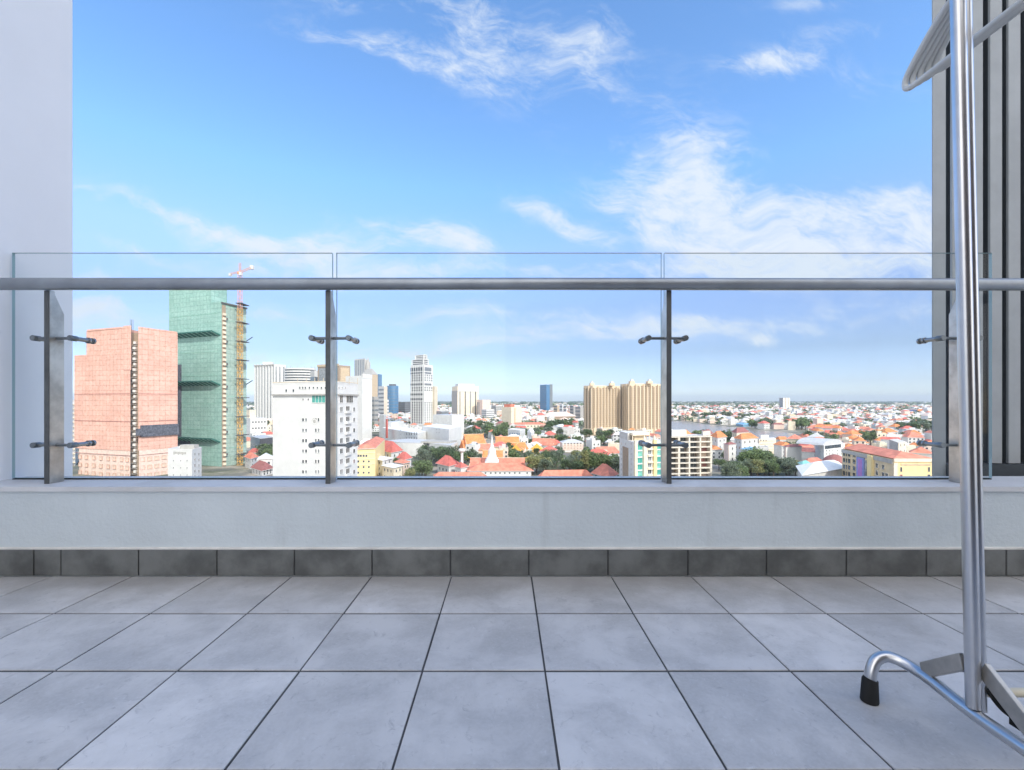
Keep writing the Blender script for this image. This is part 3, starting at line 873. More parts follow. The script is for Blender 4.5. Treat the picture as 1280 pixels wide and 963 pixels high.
def lattice(b, a, c, hw, m, step):
    a, c = Vector(a), Vector(c); L = (c - a).length; tt = (c - a) / L
    rf_ = Vector((1, 0, 0)) if abs(tt.x) < .8 else Vector((0, 0, 1))
    p = tt.cross(rf_).normalized(); q = tt.cross(p)
    cs = [(p * i + q * j) * hw for i, j in ((-1, -1), (1, -1), (1, 1), (-1, 1))]
    for o in cs: b.bar(a + o, c + o, hw * .16, m)
    n = max(1, int(L / step))
    for i in range(n):
        s0, s1 = a + tt * (L * i / n), a + tt * (L * (i + 1) / n)
        for e in range(4):
            o1, o2 = cs[e], cs[(e + 1) % 4]
            if i % 2: o1, o2 = o2, o1
            b.bar(s0 + o1, s1 + o2, hw * .13, m); b.bar(s0 + o1, s0 + o2, hw * .12, m)


zsw = zt(386, 338)
b = MB(); lattice(b, (cq.x, cq.y, 0), (cq.x, cq.y, zsw), hw, 'crane2', 2.6); b.build('mast', cr)
b = MB(); lattice(b, (cq.x, cq.y, zsw), (cq.x, cq.y, ctop), hw * .85, 'crane3', 2.4); b.build('mast', cr)
for i in range(9):
    b = MB(); z = 8 + i * 14.0; b.box(cq.x - 2.3, cq.x + 2.3, cq.y - 2, cq.y + 8.4, z, z + .5, 'dgrey'); b.build('wall_tie', cr)
b = MB(); b.box(cq.x - 1.3, cq.x + 1.3, cq.y - 1.3, cq.y + 1.3, ctop, ctop + 1.6, 'crane'); b.box(cq.x + .6, cq.x + 2.2, cq.y - 2.6, cq.y - .6, ctop - 1.2, ctop + 1.0, 'white'); b.build('cab', cr)
b = MB(); lattice(b, (cq.x, cq.y, ctop + 1.6), (cq.x, cq.y, ctop + 8.5), .55, 'crane', 1.6); b.build('tower_top', cr)
b = MB(); lattice(b, (cq.x + .8, cq.y, ctop + 1.8), (cq.x + 8.2, cq.y + 3, ctop + 6.2), .6, 'crane', 1.5); b.box(cq.x + 6.2, cq.x + 8.4, cq.y + 2, cq.y + 4, ctop + 4.6, ctop + 7.2, 'white'); b.build('jib', cr)
b = MB(); lattice(b, (cq.x - .8, cq.y, ctop + 1.6), (cq.x - 6.2, cq.y - 2, ctop - .4), .5, 'crane', 1.5); b.box(cq.x - 6.6, cq.x - 5.2, cq.y - 3, cq.y - 1.2, ctop - 2.0, ctop, 'lgrey'); b.build('counter_jib', cr)

# ------------------------------------------------------------------ 3 small white block between the towers
t = Bld('apartment_block', (210, 250), (240, 245), (252, 258), zt(563, 247), 'small plain white block standing in front of the two netted towers', 'building', 'the small white block')
t.body('white', 'lgrey'); t.parapet('white', .6)
t.grid(t.rf, (243.5, 248.5), (568, 575, 582, 589, 596), 3.4, 3.2, glass=['win', 'wingrey'])
b = MB(); z = zt(566.5, 247)
for i in range(9): b.slab(t.lf.a, t.lf.u, t.lf.n, t.lf.at(217 + i * 1.8), t.lf.at(218.2 + i * 1.8), .01, .12, z - (.5 if i % 3 else 1.0), z + .6, 'grey')
b.build('vent_row', t.root)
b = MB(); q = (t.L + t.C) / 2 + Vector((1, 6, 0)); b.box(q.x - 4, q.x + 4, q.y - 2, q.y + 2, t.top + .01, t.top + 2.4, 'grey'); b.build('roof_room', t.root)
t.grid(t.lf, (217, 226, 234), (576, 585, 594), 1.6, 1.6, glass='wingrey')

# ------------------------------------------------------------------ 4 white ribbed condo and round balconied one
t = Bld('residential_tower', (318, 1015), (343, 985), (357, 1000), zt(456, 990), 'tall white residential tower with upright ribs beyond the green netted tower', 'building', 'the ribbed white tower')
t.body('white', 'lgrey')
b = MB()
for i in range(7): b.slab(t.lf.a, t.lf.u, t.lf.n, t.lf.L * (i + .15) / 7, t.lf.L * (i + .42) / 7, .01, 1.6, 0, t.top + 2, 'white')
b.build('rib', t.root)
for i in range(7): t.band(t.lf, 6, t.top - 4, 'wingrey', .3, t.lf.L * (i + .55) / 7, t.lf.L * (i + .75) / 7, 'window_strip')
for i in range(3): t.band(t.rf, 6, t.top - 4, 'wingrey', .3, t.rf.L * (i + .3) / 3, t.rf.L * (i + .6) / 3, 'window_strip')
t.band(t.lf, t.top - 1.5, t.top + .5, 'grey', 2.2, 0, None, 'roof_band'); b = MB(); q = (t.L + t.R) / 2; b.box(q.x - 14, q.x + 6, q.y - 4, q.y + 6, t.top, t.top + 7, 'white'); b.build('roof_room', t.root)
t = Bld('residential_tower', (349, 985), (352, 930), (389, 960), zt(459, 940), 'white tower with dark curved balcony bands beside the ribbed white tower', 'building', 'the tower with curved balconies')
cc = (t.C + t.R) / 2 + Vector((0, 16, 0)); rr = 31
b = MB(); N = 26
circ = [(cc.x + rr * math.cos(2 * math.pi * i / N), cc.y + rr * .7 * math.sin(2 * math.pi * i / N)) for i in range(N)]
b.prism(circ, 0, t.top - 2, 'win', 'lgrey'); b.build('wall', t.root)
big = [(cc.x + (rr + 2) * math.cos(2 * math.pi * i / N), cc.y + (rr * .7 + 2) * math.sin(2 * math.pi * i / N)) for i in range(N)]
for j in range(22):
    b = MB(); z = t.top - 2 - j * 5.4
    if z < 10: break
    b.prism(big, z - 2.6, z, 'white'); b.build('balcony', t.root)
for i in range(0, N, 2): b = MB(); b.bar((circ[i][0], circ[i][1], t.top - 2), (circ[i][0], circ[i][1], t.top + 3), .8, 'grey'); b.build('roof_post', t.root)

# ------------------------------------------------------------------ 5 white apartment block (near)
t = Bld('apartment_block', (341, 160), (421, 150), (447, 168), zt(480, 155), 'big plain white apartment block with teal glazed top corner', 'building', 'the big white apartment block')
t.body('white', 'lgrey')
t.parapet('white', .55, .4)
b = MB(); b.slab(t.lf.a, t.lf.u, t.lf.n, -.1, t.lf.L + .1, -.5, .14, t.top + .556, t.top + .8, 'cream'); b.slab(t.rf.a, t.rf.u, t.rf.n, .15, t.rf.L, -.5, .14, t.top + .556, t.top + .8, 'cream'); b.build('coping', t.root)
zb = zt(493.5, 155)
t.band(t.lf, zb - .3, zb + .25, 'grey', .55, -.2, t.lf.L + .5, 'ledge'); t.band(t.rf, zb - .3, zb + .25, 'grey', .55, .6, None, 'ledge')
t.grid(t.lf, (375, 378.5, 382, 387, 392, 397, 402, 407), (485,), 2.2, 2.4); t.grid(t.lf, (358, 367), (488.5,), 3.0, 3.2)
t.grid(t.rf, (423.5, 427.5, 431.5), (485,), 1.8, 2.2)
t.grid(t.lf, (398.3,), (499,), 21, 9, glass='wing', bars=3); t.grid(t.lf, (414,), (499,), 11, 9, glass='wing', bars=2)
t.grid(t.lf, (379, 385.5), (499.5,), 2.0, 2.2)
rows = (525, 538, 551, 564, 577, 590)
t.grid(t.lf, (379, 382.8), rows, 2.9, 3.6, glass=['win', 'wingrey']); t.grid(t.lf, (395, 398.4), rows, 2.2, 4.2, glass=['win', 'wingrey'])
t.grid(t.lf, (412.5, 417), rows, 2.4, 4.0, glass=['win', 'wingrey'])
t.grid(t.rf, (426.5,), (499,), 9, 9, glass='win', bars=1); t.grid(t.rf, (437,), (498.5,), 20.0, 10, glass='win', bars=3)
rr_ = (512, 525, 538, 551, 564, 577, 590)
t.grid(t.rf, (426.5,), rr_, 8, 6.0, glass=['win', 'wingrey'], bars=1); t.grid(t.rf, (434.5,), rr_, 11, 8.0, glass=['win', 'open'], bars=2); t.grid(t.rf, (442.5,), rr_, 6, 5.0, glass=['win', 'wingrey'])
for py in rr_:
    u0, u1 = t.rf.at(431.4), t.rf.at(438); z = zt(py + 4.6, 160); t.band(t.rf, z, z + .9, 'white2', .7, u0, u1, 'balcony')
b = MB(); f = t.lf; u = f.at(395.8); z = zt(527, 153)
for r0, m_, dd in ((1.25, 'lgrey', .03), (.95, 'white2', .05), (.62, 'grey', .07)):
    N = 24; b.face([f.p(u - .9 + r0 * math.cos(2 * math.pi * i / N), dd, z + r0 * math.sin(2 * math.pi * i / N)) for i in range(N)], m_)
b.build('round_emblem', t.root)
b = MB(); q = f.p(f.L * .65, -6)
for i in range(8): b.bar((q.x - 10 + i * 3, q.y, t.top), (q.x - 10 + i * 3, q.y, t.top + 2.2), .12, 'tan')
b.build('roof_fence', t.root)

# ------------------------------------------------------------------ skyline behind it
t = Bld('office_tower', (397, 620), (424, 600), (438, 615), zt(457, 605), 'brown stone tower top rising behind the big white apartment block', 'building', 'the brown tower')
t.body('brown', 'grey'); t.band(t.lf, t.top - 26, t.top - 3, 'wingrey', .5, 3, t.lf.L - 3, 'window_strip'); t.band(t.lf, t.top - 1, t.top + 2, 'tan', 1, 0, None, 'cornice'); t.band(t.rf, t.top - 22, t.top - 3, 'tan', .5, 2, t.rf.L - 2, 'panel')
t = Bld('residential_tower', (432, 545), (453, 530), (465, 548), zt(470, 535), 'tall blank white tower beside the brown tower', 'building', 'the blank white tower')
t.body('white', 'lgrey'); t.band(t.lf, 0, t.top - 8, 'cream', .4, t.lf.L * .45, t.lf.L * .52, 'rib'); t.band(t.rf, t.top - 3, t.top + 2.2, 'white2', .4, 0, None, 'parapet')
t.band(t.lf, t.top - 30, t.top - 22, 'wingrey', .3, 3, t.lf.L * .3, 'window_strip')
t = Bld('residential_tower', (450, 770), (460, 760), (465, 775), zt(481, 765), 'pale pink ribbed apartment tower below the tallest grey skyscraper', 'building')
t.body('pink', 'lgrey'); t.top
for i in range(4): t.band(t.lf, 0, t.top + 1, 'white', .8, t.lf.L * (i + .2) / 4, t.lf.L * (i + .6) / 4, 'rib')
t = Bld('skyscraper', (443, 1540), (456, 1500), (463, 1530), zt(455, 1505), 'tallest grey skyscraper with slanted pointed crown on the skyline', 'skyscraper', 'the tallest grey skyscraper')
t.body('lgrey'); b = MB(); z = t.top
v0 = [(p.x, p.y, z) for p in t.foot]
tops = [zt(448, 1500), zt(448, 1500), zt(452, 1500), zt(448, 1500)]
b.idx(v0 + [(p.x, p.y, h_) for p, h_ in zip(t.foot, tops)], [[0, 1, 5, 4], [1, 2, 6, 5], [2, 3, 7, 6], [3, 0, 4, 7], [4, 5, 6, 7]], 'lgrey'); b.build('crown', t.root)
for i in range(6): t.band(t.lf, 20, t.top + 14, 'wingrey', .5, t.lf.L * (i + .3) / 6, t.lf.L * (i + .7) / 6, 'window_strip')
b = MB(); q = pt(460, 1505); b.tube([(q.x, q.y, t.top - 40), (q.x, q.y, t.top), (q.x, q.y, zt(447, 1500))], [9, 7, .8], 'grey', 8); b.build('spire', t.root)
t = Bld('office_tower', (452, 1230), (465, 1200), (472, 1225), zt(468, 1205), 'grey tower with tan side face before the tallest grey skyscraper', 'building', 'the tan sided tower')
t.body('grey'); t.band(t.rf, 0, t.top - 1, 'tan', .6, 0, None, 'side_panel')
for i in range(5): t.band(t.lf, 8, t.top - 6, 'lgrey', .6, t.lf.L * (i + .2) / 5, t.lf.L * (i + .6) / 5, 'rib')
b = MB(); b.hip(t.foot, t.top + .01, 16, 'grey', 1, .9); b.build('roof', t.root)
t = Bld('office_tower', (470, 1420), (474, 1400), (477.5, 1425), zt(468, 1405), 'slim dark blue glass slab behind the tan sided tower', 'building')
t.body('winb', 'dgrey'); t.band(t.lf, 0, t.top, 'wingrey', .5, 0, t.lf.L * .3, 'window_strip')
t = Bld('office_block', (473, 1050), (480, 1030), (484, 1050), zt(483, 1035), 'pale stepped office block between the tan sided tower and the blue glass tower', 'building')
t.body('white2', 'grey')
for j in range(8): t.band(t.lf, 8 + j * 9, 12 + j * 9, 'wingrey', .3, 1, t.lf.L - 1, 'window_strip')
t.band(t.rf, 0, t.top, 'cream', .4, 0, None, 'side_panel')
t = Bld('office_tower', (483, 1330), (492, 1300), (498.5, 1325), zt(484, 1305), 'rounded bright blue glass tower on the skyline beside a white condominium', 'building', 'the rounded blue glass tower')
N = 20; cc = (t.L + t.R) / 2; b = MB()
b.prism([(cc.x + 17 * math.cos(2 * math.pi * i / N), cc.y + 14 * math.sin(2 * math.pi * i / N)) for i in range(N)], 0, t.top + 4, 'winb', 'grey'); b.build('wall', t.root)
for j in range(9):
    b = MB(); z = 10 + j * 8.6; b.prism([(cc.x + 17.4 * math.cos(2 * math.pi * i / N), cc.y + 14.4 * math.sin(2 * math.pi * i / N)) for i in range(N)], z, z + .9, 'wingrey'); b.build('floor_band', t.root)
b = MB(); b.box(cc.x - 9, cc.x + 9, cc.y - 6, cc.y + 6, t.top + 4, t.top + 9, 'dgrey'); b.build('roof_room', t.root)

for l_, c_, r_, tp, m1, m2, lb in (
    ((462, 915), (468, 900), (473, 912), 496, 'grey', 'wingrey', 'squat grey office block at the foot of the tan sided tower'),
    ((545.5, 640), (552, 620), (561, 635), 514.5, 'wingrey', 'winb', 'small dark blue glass block just past the white condominium tower'),
    ((498, 1560), (506, 1530), (513, 1550), 503, 'dgrey', 'wingrey', 'low dark block on the skyline by the rounded blue glass tower'),
    ((476, 1180), (480, 1160), (486, 1175), 500, 'white2', 'wingrey', 'low white block before the rounded blue glass tower'),
    ((388, 760), (393, 745), (398, 755), 463, 'lgrey', 'win', 'narrow grey tower slice between the curved balconies and the brown tower'),
    ((602, 1050), (608, 1030), (618, 1045), 512, 'white', 'wingrey', 'plain white slab block beyond the temple park trees'),
    ((614, 1350), (620, 1330), (627, 1345), 507, 'lgrey', 'win', 'pale grey block standing far behind the cream tower block')):
    t = Bld('office_block', l_, c_, r_, zt(tp, c_[1]), lb, 'building')
    t.body(m1, 'lgrey')
    for j in range(5): zz = t.top * (.14 + .17 * j); t.band(t.lf, zz, zz + t.top * .07, m2, .3, .5, t.lf.L - .5, 'window_strip'); t.band(t.rf, zz, zz + t.top * .07, m2, .3, .5, t.rf.L - .5, 'window_strip')

# ------------------------------------------------------------------ 7 white condominium with stepped crown
t = Bld('condominium_tower', (513, 815), (530, 790), (541, 815), zt(456, 795), 'white condominium tower with gridded windows and stepped crown', 'building', 'the white condominium tower')
t.body('white', 'lgrey')
z1 = t.top
fo2 = t.sub((514.5, 813), (529.5, 793), (536, 808)); fo3 = t.sub((519, 812), (530, 797), (534, 805))
def shrink(fo, f_): c_ = sum(fo, Vector()) / 4; return [c_ + (p - c_) * f_ for p in fo]
for fo, pa, pb in ((fo2, 456, 449.2), (fo3, 449.2, 443.5)):
    b = MB(); za, zb_ = zt(pa, 795), zt(pb, 795); nfl = 3
    b.prism(shrink(fo, .84), za, zb_, 'win')
    for i in range(nfl + 1): zz = za + (zb_ - za) * i / nfl; b.prism(fo, zz + (.002 if i == 0 else -.9), zz + .6, 'white', 'lgrey')
    for p in shrink(fo, .95): b.box(p.x - .7, p.x + .7, p.y - .7, p.y + .7, za, zb_ - .95, 'white')
    b.build('crown', t.root)
for py0, py1 in ((459.5, 464), (465.5, 467.5), (479.5, 482), (492, 494.5), (498, 500.5)):
    t.band(t.lf, zt(py1, 800), zt(py0, 800), 'win', .5, .4, t.lf.L * .94, 'window_strip')
    if py0 < 483: t.band(t.rf, zt(py1, 800), zt(py0, 800), 'wingrey', .5, 2, t.rf.L * .8, 'window_strip')
for i in range(6):
    b = MB(); u = t.lf.L * (i + .5) / 6; b.slab(t.lf.a, t.lf.u, t.lf.n, u - .5, u + .5, .5, 1.1, 8, t.top - 1, 'white'); b.build('pier', t.root)
rowz = [zt(py, 800) for py in [469.5 + 3.1 * i for i in range(20)] if not (477.5 < py < 483 or 490.5 < py < 501.5)]
for z in rowz:
    for i in range(5): window(t.root, t.lf, t.lf.L * (i + 1) / 6, z, 3.6, 2.9, 'win', 'white', .15)
for z in rowz:
    for i in range(4): window(t.root, t.rf, t.rf.L * (i + .5) / 4, z, 3.2, 2.6, ['win', 'wingrey'], 'white', .15)
b = MB(); b.prism(t.sub((541, 815), (543, 810), (547, 830)), 0, zt(483, 815), 'cream', 'lgrey'); b.build('side_wing', t.root)
b = MB(); b.prism(t.sub((508, 800), (532, 770), (549, 800)), 0, zt(531, 780), 'white2', 'lgrey'); b.build('podium', t.root)

# ------------------------------------------------------------------ 8 hotel
t = Bld('hotel_block', (565, 1230), (572, 1195), (598, 1215), zt(483, 1200), 'cream hotel block with stepped side shaded in grey colour and framed facade', 'building', 'the cream hotel block')
t.body('cream', 'lgrey'); t.band(t.lf, 0, t.top - 12, 'grey', .8, 0, None, 'side_panel')  # grey panel colours in the shade on this face
for i in range(4): t.band(t.rf, 10, t.top - 14, ('wingrey' if i % 2 == 0 else 'win'), .5, t.rf.L * (i + .35) / 4, t.rf.L * (i + .55) / 4, 'window_strip')
b = MB(); b.prism(t.sub((569, 1225), (573, 1200), (593, 1214)), t.top, zt(480, 1200), 'white2'); b.build('attic', t.root)
t.band(t.rf, t.top - 14, t.top - 12, 'white', 1.4, 0, None, 'cornice')
t = Bld('hotel_wing', (596, 1190), (603, 1170), (613, 1185), zt(500, 1175), 'low peach wing joined to the cream hotel block', 'building')
t.body('pink', 'lgrey'); t.band(t.lf, 12, t.top - 6, 'wingrey', .4, 2, 6, 'window_strip'); t.band(t.lf, 12, t.top - 6, 'wingrey', .4, 9, 12, 'window_strip')

# ------------------------------------------------------------------ 9 white mall
t = Bld('shopping_mall', (478, 520), (522, 430), (536, 470), zt(541, 440), 'white mall building with dark square windows and a curved lower roof', 'mall', 'the white mall')
t.body('white2', 'roofwhite')
t.grid(t.lf, (508.5, 511.5, 514.5, 518, 521), (542.5, 548.5), 2.4, 3.4, glass='win'); t.grid(t.lf, (501,), (538, 543, 549), 1.3, 1.5, glass='win')
b = MB(); q0, q1 = pt(484, 415), pt(528, 392); f = Face(q0, q1)
N = 10
vs = [f.p(f.L * i / N, 6 * math.sin(math.pi * i / N), 0) for i in range(N + 1)] + [f.p(f.L * .95, -26, 0), f.p(f.L * .05, -26, 0)]
b.prism([(v.x, v.y) for v in vs], 0, zt(553, 405), 'white', 'roofwhite'); b.build('front_hall', t.root)
b = MB(); q = f.p(0, 0, zt(552.6, 405)); b.prism([(v.x, v.y) for v in vs], zt(553, 405) + .004, zt(552, 405), 'roofgrey'); b.build('roof_edge', t.root)
b = MB(); b.prism(t.sub((480, 540), (489, 525), (505, 560)), 0, zt(528, 530), 'white', 'roofgrey'); b.prism(t.sub((474, 600), (480, 590), (483, 610)), 0, zt(519, 595), 'white', 'lgrey'); b.build('rear_block', t.root)
b = MB(); b.prism(t.sub((482, 486), (483.5, 484), (485, 487)), 8, zt(524, 485), 'red'); b.build('sign_fin', t.root)
t = Bld('exhibition_hall', (528, 470), (561, 420), (577, 470), zt(536, 430), 'long white windowless hall stepping down beside the temple trees', 'hall', 'the long white hall')
t.body('white', 'roofwhite'); t.grid(t.lf, (546, 549), (537, 541), 1.2, 1.2, glass='win')
b = MB(); b.prism(t.sub((528, 400), (563, 372), (572, 400)), 0, zt(556, 378), 'white', 'roofgrey'); b.build('lower_hall', t.root)
f = Face(pt(528, 400), pt(563, 372))
window(t.root, f, f.at(535), zt(553, 390) - 4, 4.5, 4.8, 'win', 'frame', .1, 2)
b = MB(); q = pt(548, 402); b.prism([(q.x - 14, q.y - 9), (q.x + 12, q.y - 13), (q.x + 16, q.y + 2), (q.x - 10, q.y + 6)], zt(556, 378), zt(556, 378) + 1.2, 'roofblue' if False else 'grey'); b.build('skylight', t.root)
b = MB(); b.prism(t.sub((541, 560), (565, 540), (580, 560)), 0, zt(519, 545), 'white2', 'roofgrey'); b.build('rear_hall', t.root)

# ------------------------------------------------------------------ 10 yellow block with red roof
t = Bld('school_block', (445, 262), (469, 268), (481, 330), zt(561, 265), 'yellow four storey block with red roof below the big white apartment block', 'building', 'the yellow red roofed block')
t.body('yellow', 'lgrey')
b = MB(); b.hip(t.foot, t.top + .02, 2.6, 'coral', .8, .7); b.build('roof', t.root)
t.grid(t.lf, (448, 451, 454.5, 458), (570,), 2.4, 2.6); t.grid(t.lf, (448, 454.5, 461), (577, 584, 591), 2.2, 2.3)
t.grid(t.rf, (472, 474, 476.5, 479), (568, 573.5, 579.5), .7, 1.6)
for py in (566.5, 573.8, 580.6): z = zt(py, 267); t.band(t.lf, z, z + .25, 'cream', .3, 0, None, 'string_course')

# villas next to it
def villa(name, l, c, r, top, roof, wall, rise, label, cat='house', phrase=None, wins=None, ridge=.8, over=1.0):
    t = Bld(name, l, c, r, top, label, cat, phrase)
    t.body(wall)
    b = MB(); b.hip(t.foot, top + .02, rise, roof, over, ridge); b.build('roof', t.root)
    for face, n, m_, w, h in (wins or []):
        fc = t.lf if face == 'l' else t.rf
        t.ugrid(fc, n, m_, .8, top - .2, w, h)
    return t


villa('villa', (468, 345), (489, 325), (503, 340), zt(565, 330), 'red', 'white', zt(553, 330) - zt(565, 330), 'large white villa under a broad crimson hip roof', phrase='the crimson roofed villa', wins=[('l', 3, 2, 1.6, 1.8), ('r', 2, 2, 1.6, 1.8)])
villa('villa', (497, 300), (506, 290), (514, 300), zt(574, 293), 'red', 'white', 4.0, 'small white villa with a peaked crimson roof below the larger one', wins=[('l', 2, 2, 1.3, 1.5), ('r', 2, 2, 1.3, 1.5)])
villa('townhouse', (461, 292), (478, 279), (490, 292), zt(575, 282), 'roofwhite', 'white', 1.0, 'cream white townhouse with a pale roof at the foot of the yellow block', wins=[('l', 3, 3, 1.3, 1.6), ('r', 2, 3, 1.3, 1.6)])
villa('townhouse', (478, 272), (492, 262), (503, 272), zt(584, 265), 'roofwhite', 'cream', .8, 'cream townhouse with balcony openings below the crimson roofs', wins=[('l', 3, 2, 1.3, 1.6), ('r', 2, 2, 1.3, 1.6)])
villa('townhouse', (494, 285), (504, 278), (512, 285), zt(579, 280), 'coral', 'pink', 1.6, 'pink fronted townhouse beside the bright green tree', wins=[('l', 2, 2, 1.2, 1.5), ('r', 2, 2, 1.2, 1.5)])

# ------------------------------------------------------------------ 12 temples
def temple(name, px, d, w, dep, ez, tiers, roof, wall, label, phrase=None, rot=0.0, gold=False):
    """steep tiered roof: every tier is a smaller, higher gable"""
    c = pt(px, d); ro = thing(name, (c.x, c.y, 0), label, 'temple')
    ca, sa = math.cos(rot), math.sin(rot)
    Q = lambda x, y: (c.x + x * ca - y * sa, c.y + x * sa + y * ca)
    b = MB(); b.prism([Q(-w / 2, -dep / 2), Q(w / 2, -dep / 2), Q(w / 2, dep / 2), Q(-w / 2, dep / 2)], 0, ez, wall); b.build('wall', ro)
    n = max(3, int(w / 3.2)); f = Face(Vector((*Q(-w / 2, -dep / 2), 0)), Vector((*Q(w / 2, -dep / 2), 0)))
    for i in range(n): window(ro, f, f.L * (i + .5) / n, ez * .55, .9, min(1.8, ez * .5), 'win', 'frame', .1)
    z = ez; ww, dd = w + 1.6, dep + 1.6
    for j, (sc, rise) in enumerate(tiers):
        b = MB(); W_, D_ = ww * sc / 2, dd * sc / 2; zz = z + .02
        # two pitches: shallow eave then steep ridge
        a = [Q(-W_, -D_), Q(W_, -D_), Q(W_, D_), Q(-W_, D_)]; m_ = [Q(-W_ * .96, -D_ * .55), Q(W_ * .96, -D_ * .55), Q(W_ * .96, D_ * .55), Q(-W_ * .96, D_ * .55)]
        r_ = [Q(-W_ * .97, 0), Q(W_ * .97, 0)]
        h1, h2 = zz + rise * .38, zz + rise
        vs = [(*p, zz) for p in a] + [(*p, h1) for p in m_] + [(*p, h2) for p in r_]
        b.idx(vs, [[0, 1, 5, 4], [4, 5, 9, 8], [2, 3, 7, 6], [6, 7, 8, 9]], roof)
        b.idx(vs, [[1, 2, 6, 5], [5, 6, 9], [3, 0, 4, 7], [7, 4, 8]], 'goldleaf' if gold else roof); b.idx(vs, [[3, 2, 1, 0]], 'white')
        ro_ = b.build('roof', ro)
        b = MB()
        for s, p in ((-1, r_[0]), (1, r_[1])):
            e = Q(s * W_ * 1.06, 0); b.tube([(*p, h2 - .1), (*e, h2 + .5), (e[0], e[1], h2 + 1.5)], [.22, .16, .05], 'goldleaf', 6)
        b.bar((*r_[0], h2 + .08), (*r_[1], h2 + .08), .22, 'cream')
        for i in range(4): b.bar((*a[i], zz + .1), (*m_[i], h1 + .1), .18, 'cream')
        b.build('finial', ro_)
        z = zz + rise * .62
    OCC.append((px - w * FPX / d / 2, px + w * FPX / d / 2, d, VY - (z - EYE) * FPX / d, c.x, c.y, max(w, dep) / 2))
    if phrase: LAND.append((phrase, px, d))
    return ro


def stupa(px, d, base, top, r, label, phrase=None, col='white', name='stupa'):
    c = pt(px, d); ro = thing(name, (c.x, c.y, 0), label, 'stupa'); H = top - base
    b = MB(); b.box(c.x - r, c.x + r, c.y - r, c.y + r, 0, base, 'white2'); b.build('plinth', ro)
    prof = [(1.0, 0), (1.0, .06), (.82, .07), (.82, .14), (.66, .15), (.66, .22), (.56, .24), (.60, .32), (.50, .42), (.30, .50), (.26, .54), (.30, .56), (.20, .6), (.14, .74), (.07, .88), (.02, 1.0)]
    b = MB(); b.tube([(c.x, c.y, base + H * t_) for _, t_ in prof], [r * q for q, _ in prof], col, 16); b.build('bell_and_spire', ro)
    OCC.append((px - 3, px + 3, d, 560, c.x, c.y, r))
    if phrase: LAND.append((phrase, px, d))


temple('temple_hall', 592, 400, 21, 20, zt(561, 400), [(1.0, 7.5), (.8, 8.0)], 'orange', 'cream', 'great temple hall with steep bright orange roof beyond the white stupa', 'the great orange temple', .35)
temple('temple_annex', 606, 362, 12, 12, zt(562, 362), [(1.0, 4.5)], 'coral', 'pink', 'small temple annex with coral roof beside the great orange temple', None, .1)
temple('temple_hall', 616, 318, 13, 16, zt(573, 318), [(1.0, 5.5)], 'orange', 'cream', 'tall middle hall of the long red roofed temple, right behind the stupa', None, 0)
temple('temple_hall', 622, 302, 36, 12, zt(582, 302), [(1.0, 5.0)], 'coral', 'cream', 'middle tier hall with two stage coral roof behind the long red roofed hall', None, 0)
t = villa('monastery_hall', (586, 292), (588, 281), (664, 281), zt(588.5, 282), 'coral', 'white', 4.2, 'long low monastery hall with coral roof and a row of small windows', 'hall', 'the long coral roofed hall', ridge=1.5, over=2.0)
t.grid(t.rf, (607, 613.5, 619.5, 625, 631, 637, 643.5, 649.5, 659), (591.5,), 1.8, 1.8)
t = villa('gallery_wing', (543, 274), (545, 268), (608, 268), zt(595.5, 269), 'coral', 'white', 2.2, 'very low gallery with faded coral roof along the street', 'hall', None, ridge=1.0)
t = villa('pavilion', (547, 300), (561, 287), (572, 300), zt(582, 290), 'red', 'white', 5.2, 'white pavilion with a steep pinkish red hip roof beside dark trees', 'hall', 'the pinkish red pavilion', [('l', 3, 1, 1.6, 1.6)], ridge=.8, over=1.6)
villa('pavilion', (569, 288), (576, 281), (584, 288), zt(584.5, 283), 'red', 'white', 2.6, 'little pavilion with a low red roof at the foot of the white lamp tower', 'hall', None, [('l', 2, 1, 1.0, 1.2)], ridge=.9)
stupa(615, 293, 9, zt(542, 293), 4.4, 'slender white stupa with tall spire above the coral roofs', 'the white stupa')
stupa(656.5, 360, 5, zt(559, 360), 3.4, 'small pale pink stupa between two gilded temple gables', None, 'pink')
c = pt(577.5, 292); ro = thing('water_tower', (c.x, c.y, 0), 'white round column with a bowl shaped head beside the red pavilion', 'tower')
b = MB(); b.tube([(c.x, c.y, 0), (c.x, c.y, zt(566, 292))], [1.0, .8], 'white', 14); b.build('shaft', ro)
b = MB(); b.tube([(c.x, c.y, zt(566, 292)), (c.x, c.y, zt(564, 292)), (c.x, c.y, zt(561.5, 292)), (c.x, c.y, zt(561, 292))], [.9, 2.2, 2.2, 1.6], 'white2', 14); b.build('tank', ro)
temple('temple_hall', 634, 440, 22, 10, zt(553, 440), [(1.0, 5.5)], 'orange', 'cream', 'low temple hall with a wide orange roof beside the blue windowed block', None, .1)
temple('temple_shrine', 646, 385, 10, 14, zt(568, 385), [(1.0, 5.5), (.75, 5.0)], 'orange', 'cream', 'temple shrine with steep orange roof and gilded gable facing the street', 'the gilded shrine', 1.35, True)
temple('temple_hall', 647, 405, 14, 12, zt(561, 405), [(1.0, 5.5)], 'orange', 'cream', 'orange roofed hall standing close behind the gilded shrine', None, .5)
temple('temple_shrine', 671, 395, 10, 14, zt(567, 395), [(1.0, 6), (.75, 5.0)], 'goldleaf', 'white', 'bright gold roofed shrine among the trees', 'the gold roofed shrine', 1.45, True)
temple('temple_hall', 680, 440, 22, 14, zt(556, 440), [(1.0, 6)], 'coral', 'white', 'temple hall with long pale coral roof behind the gold roofed shrine', None, -.45)

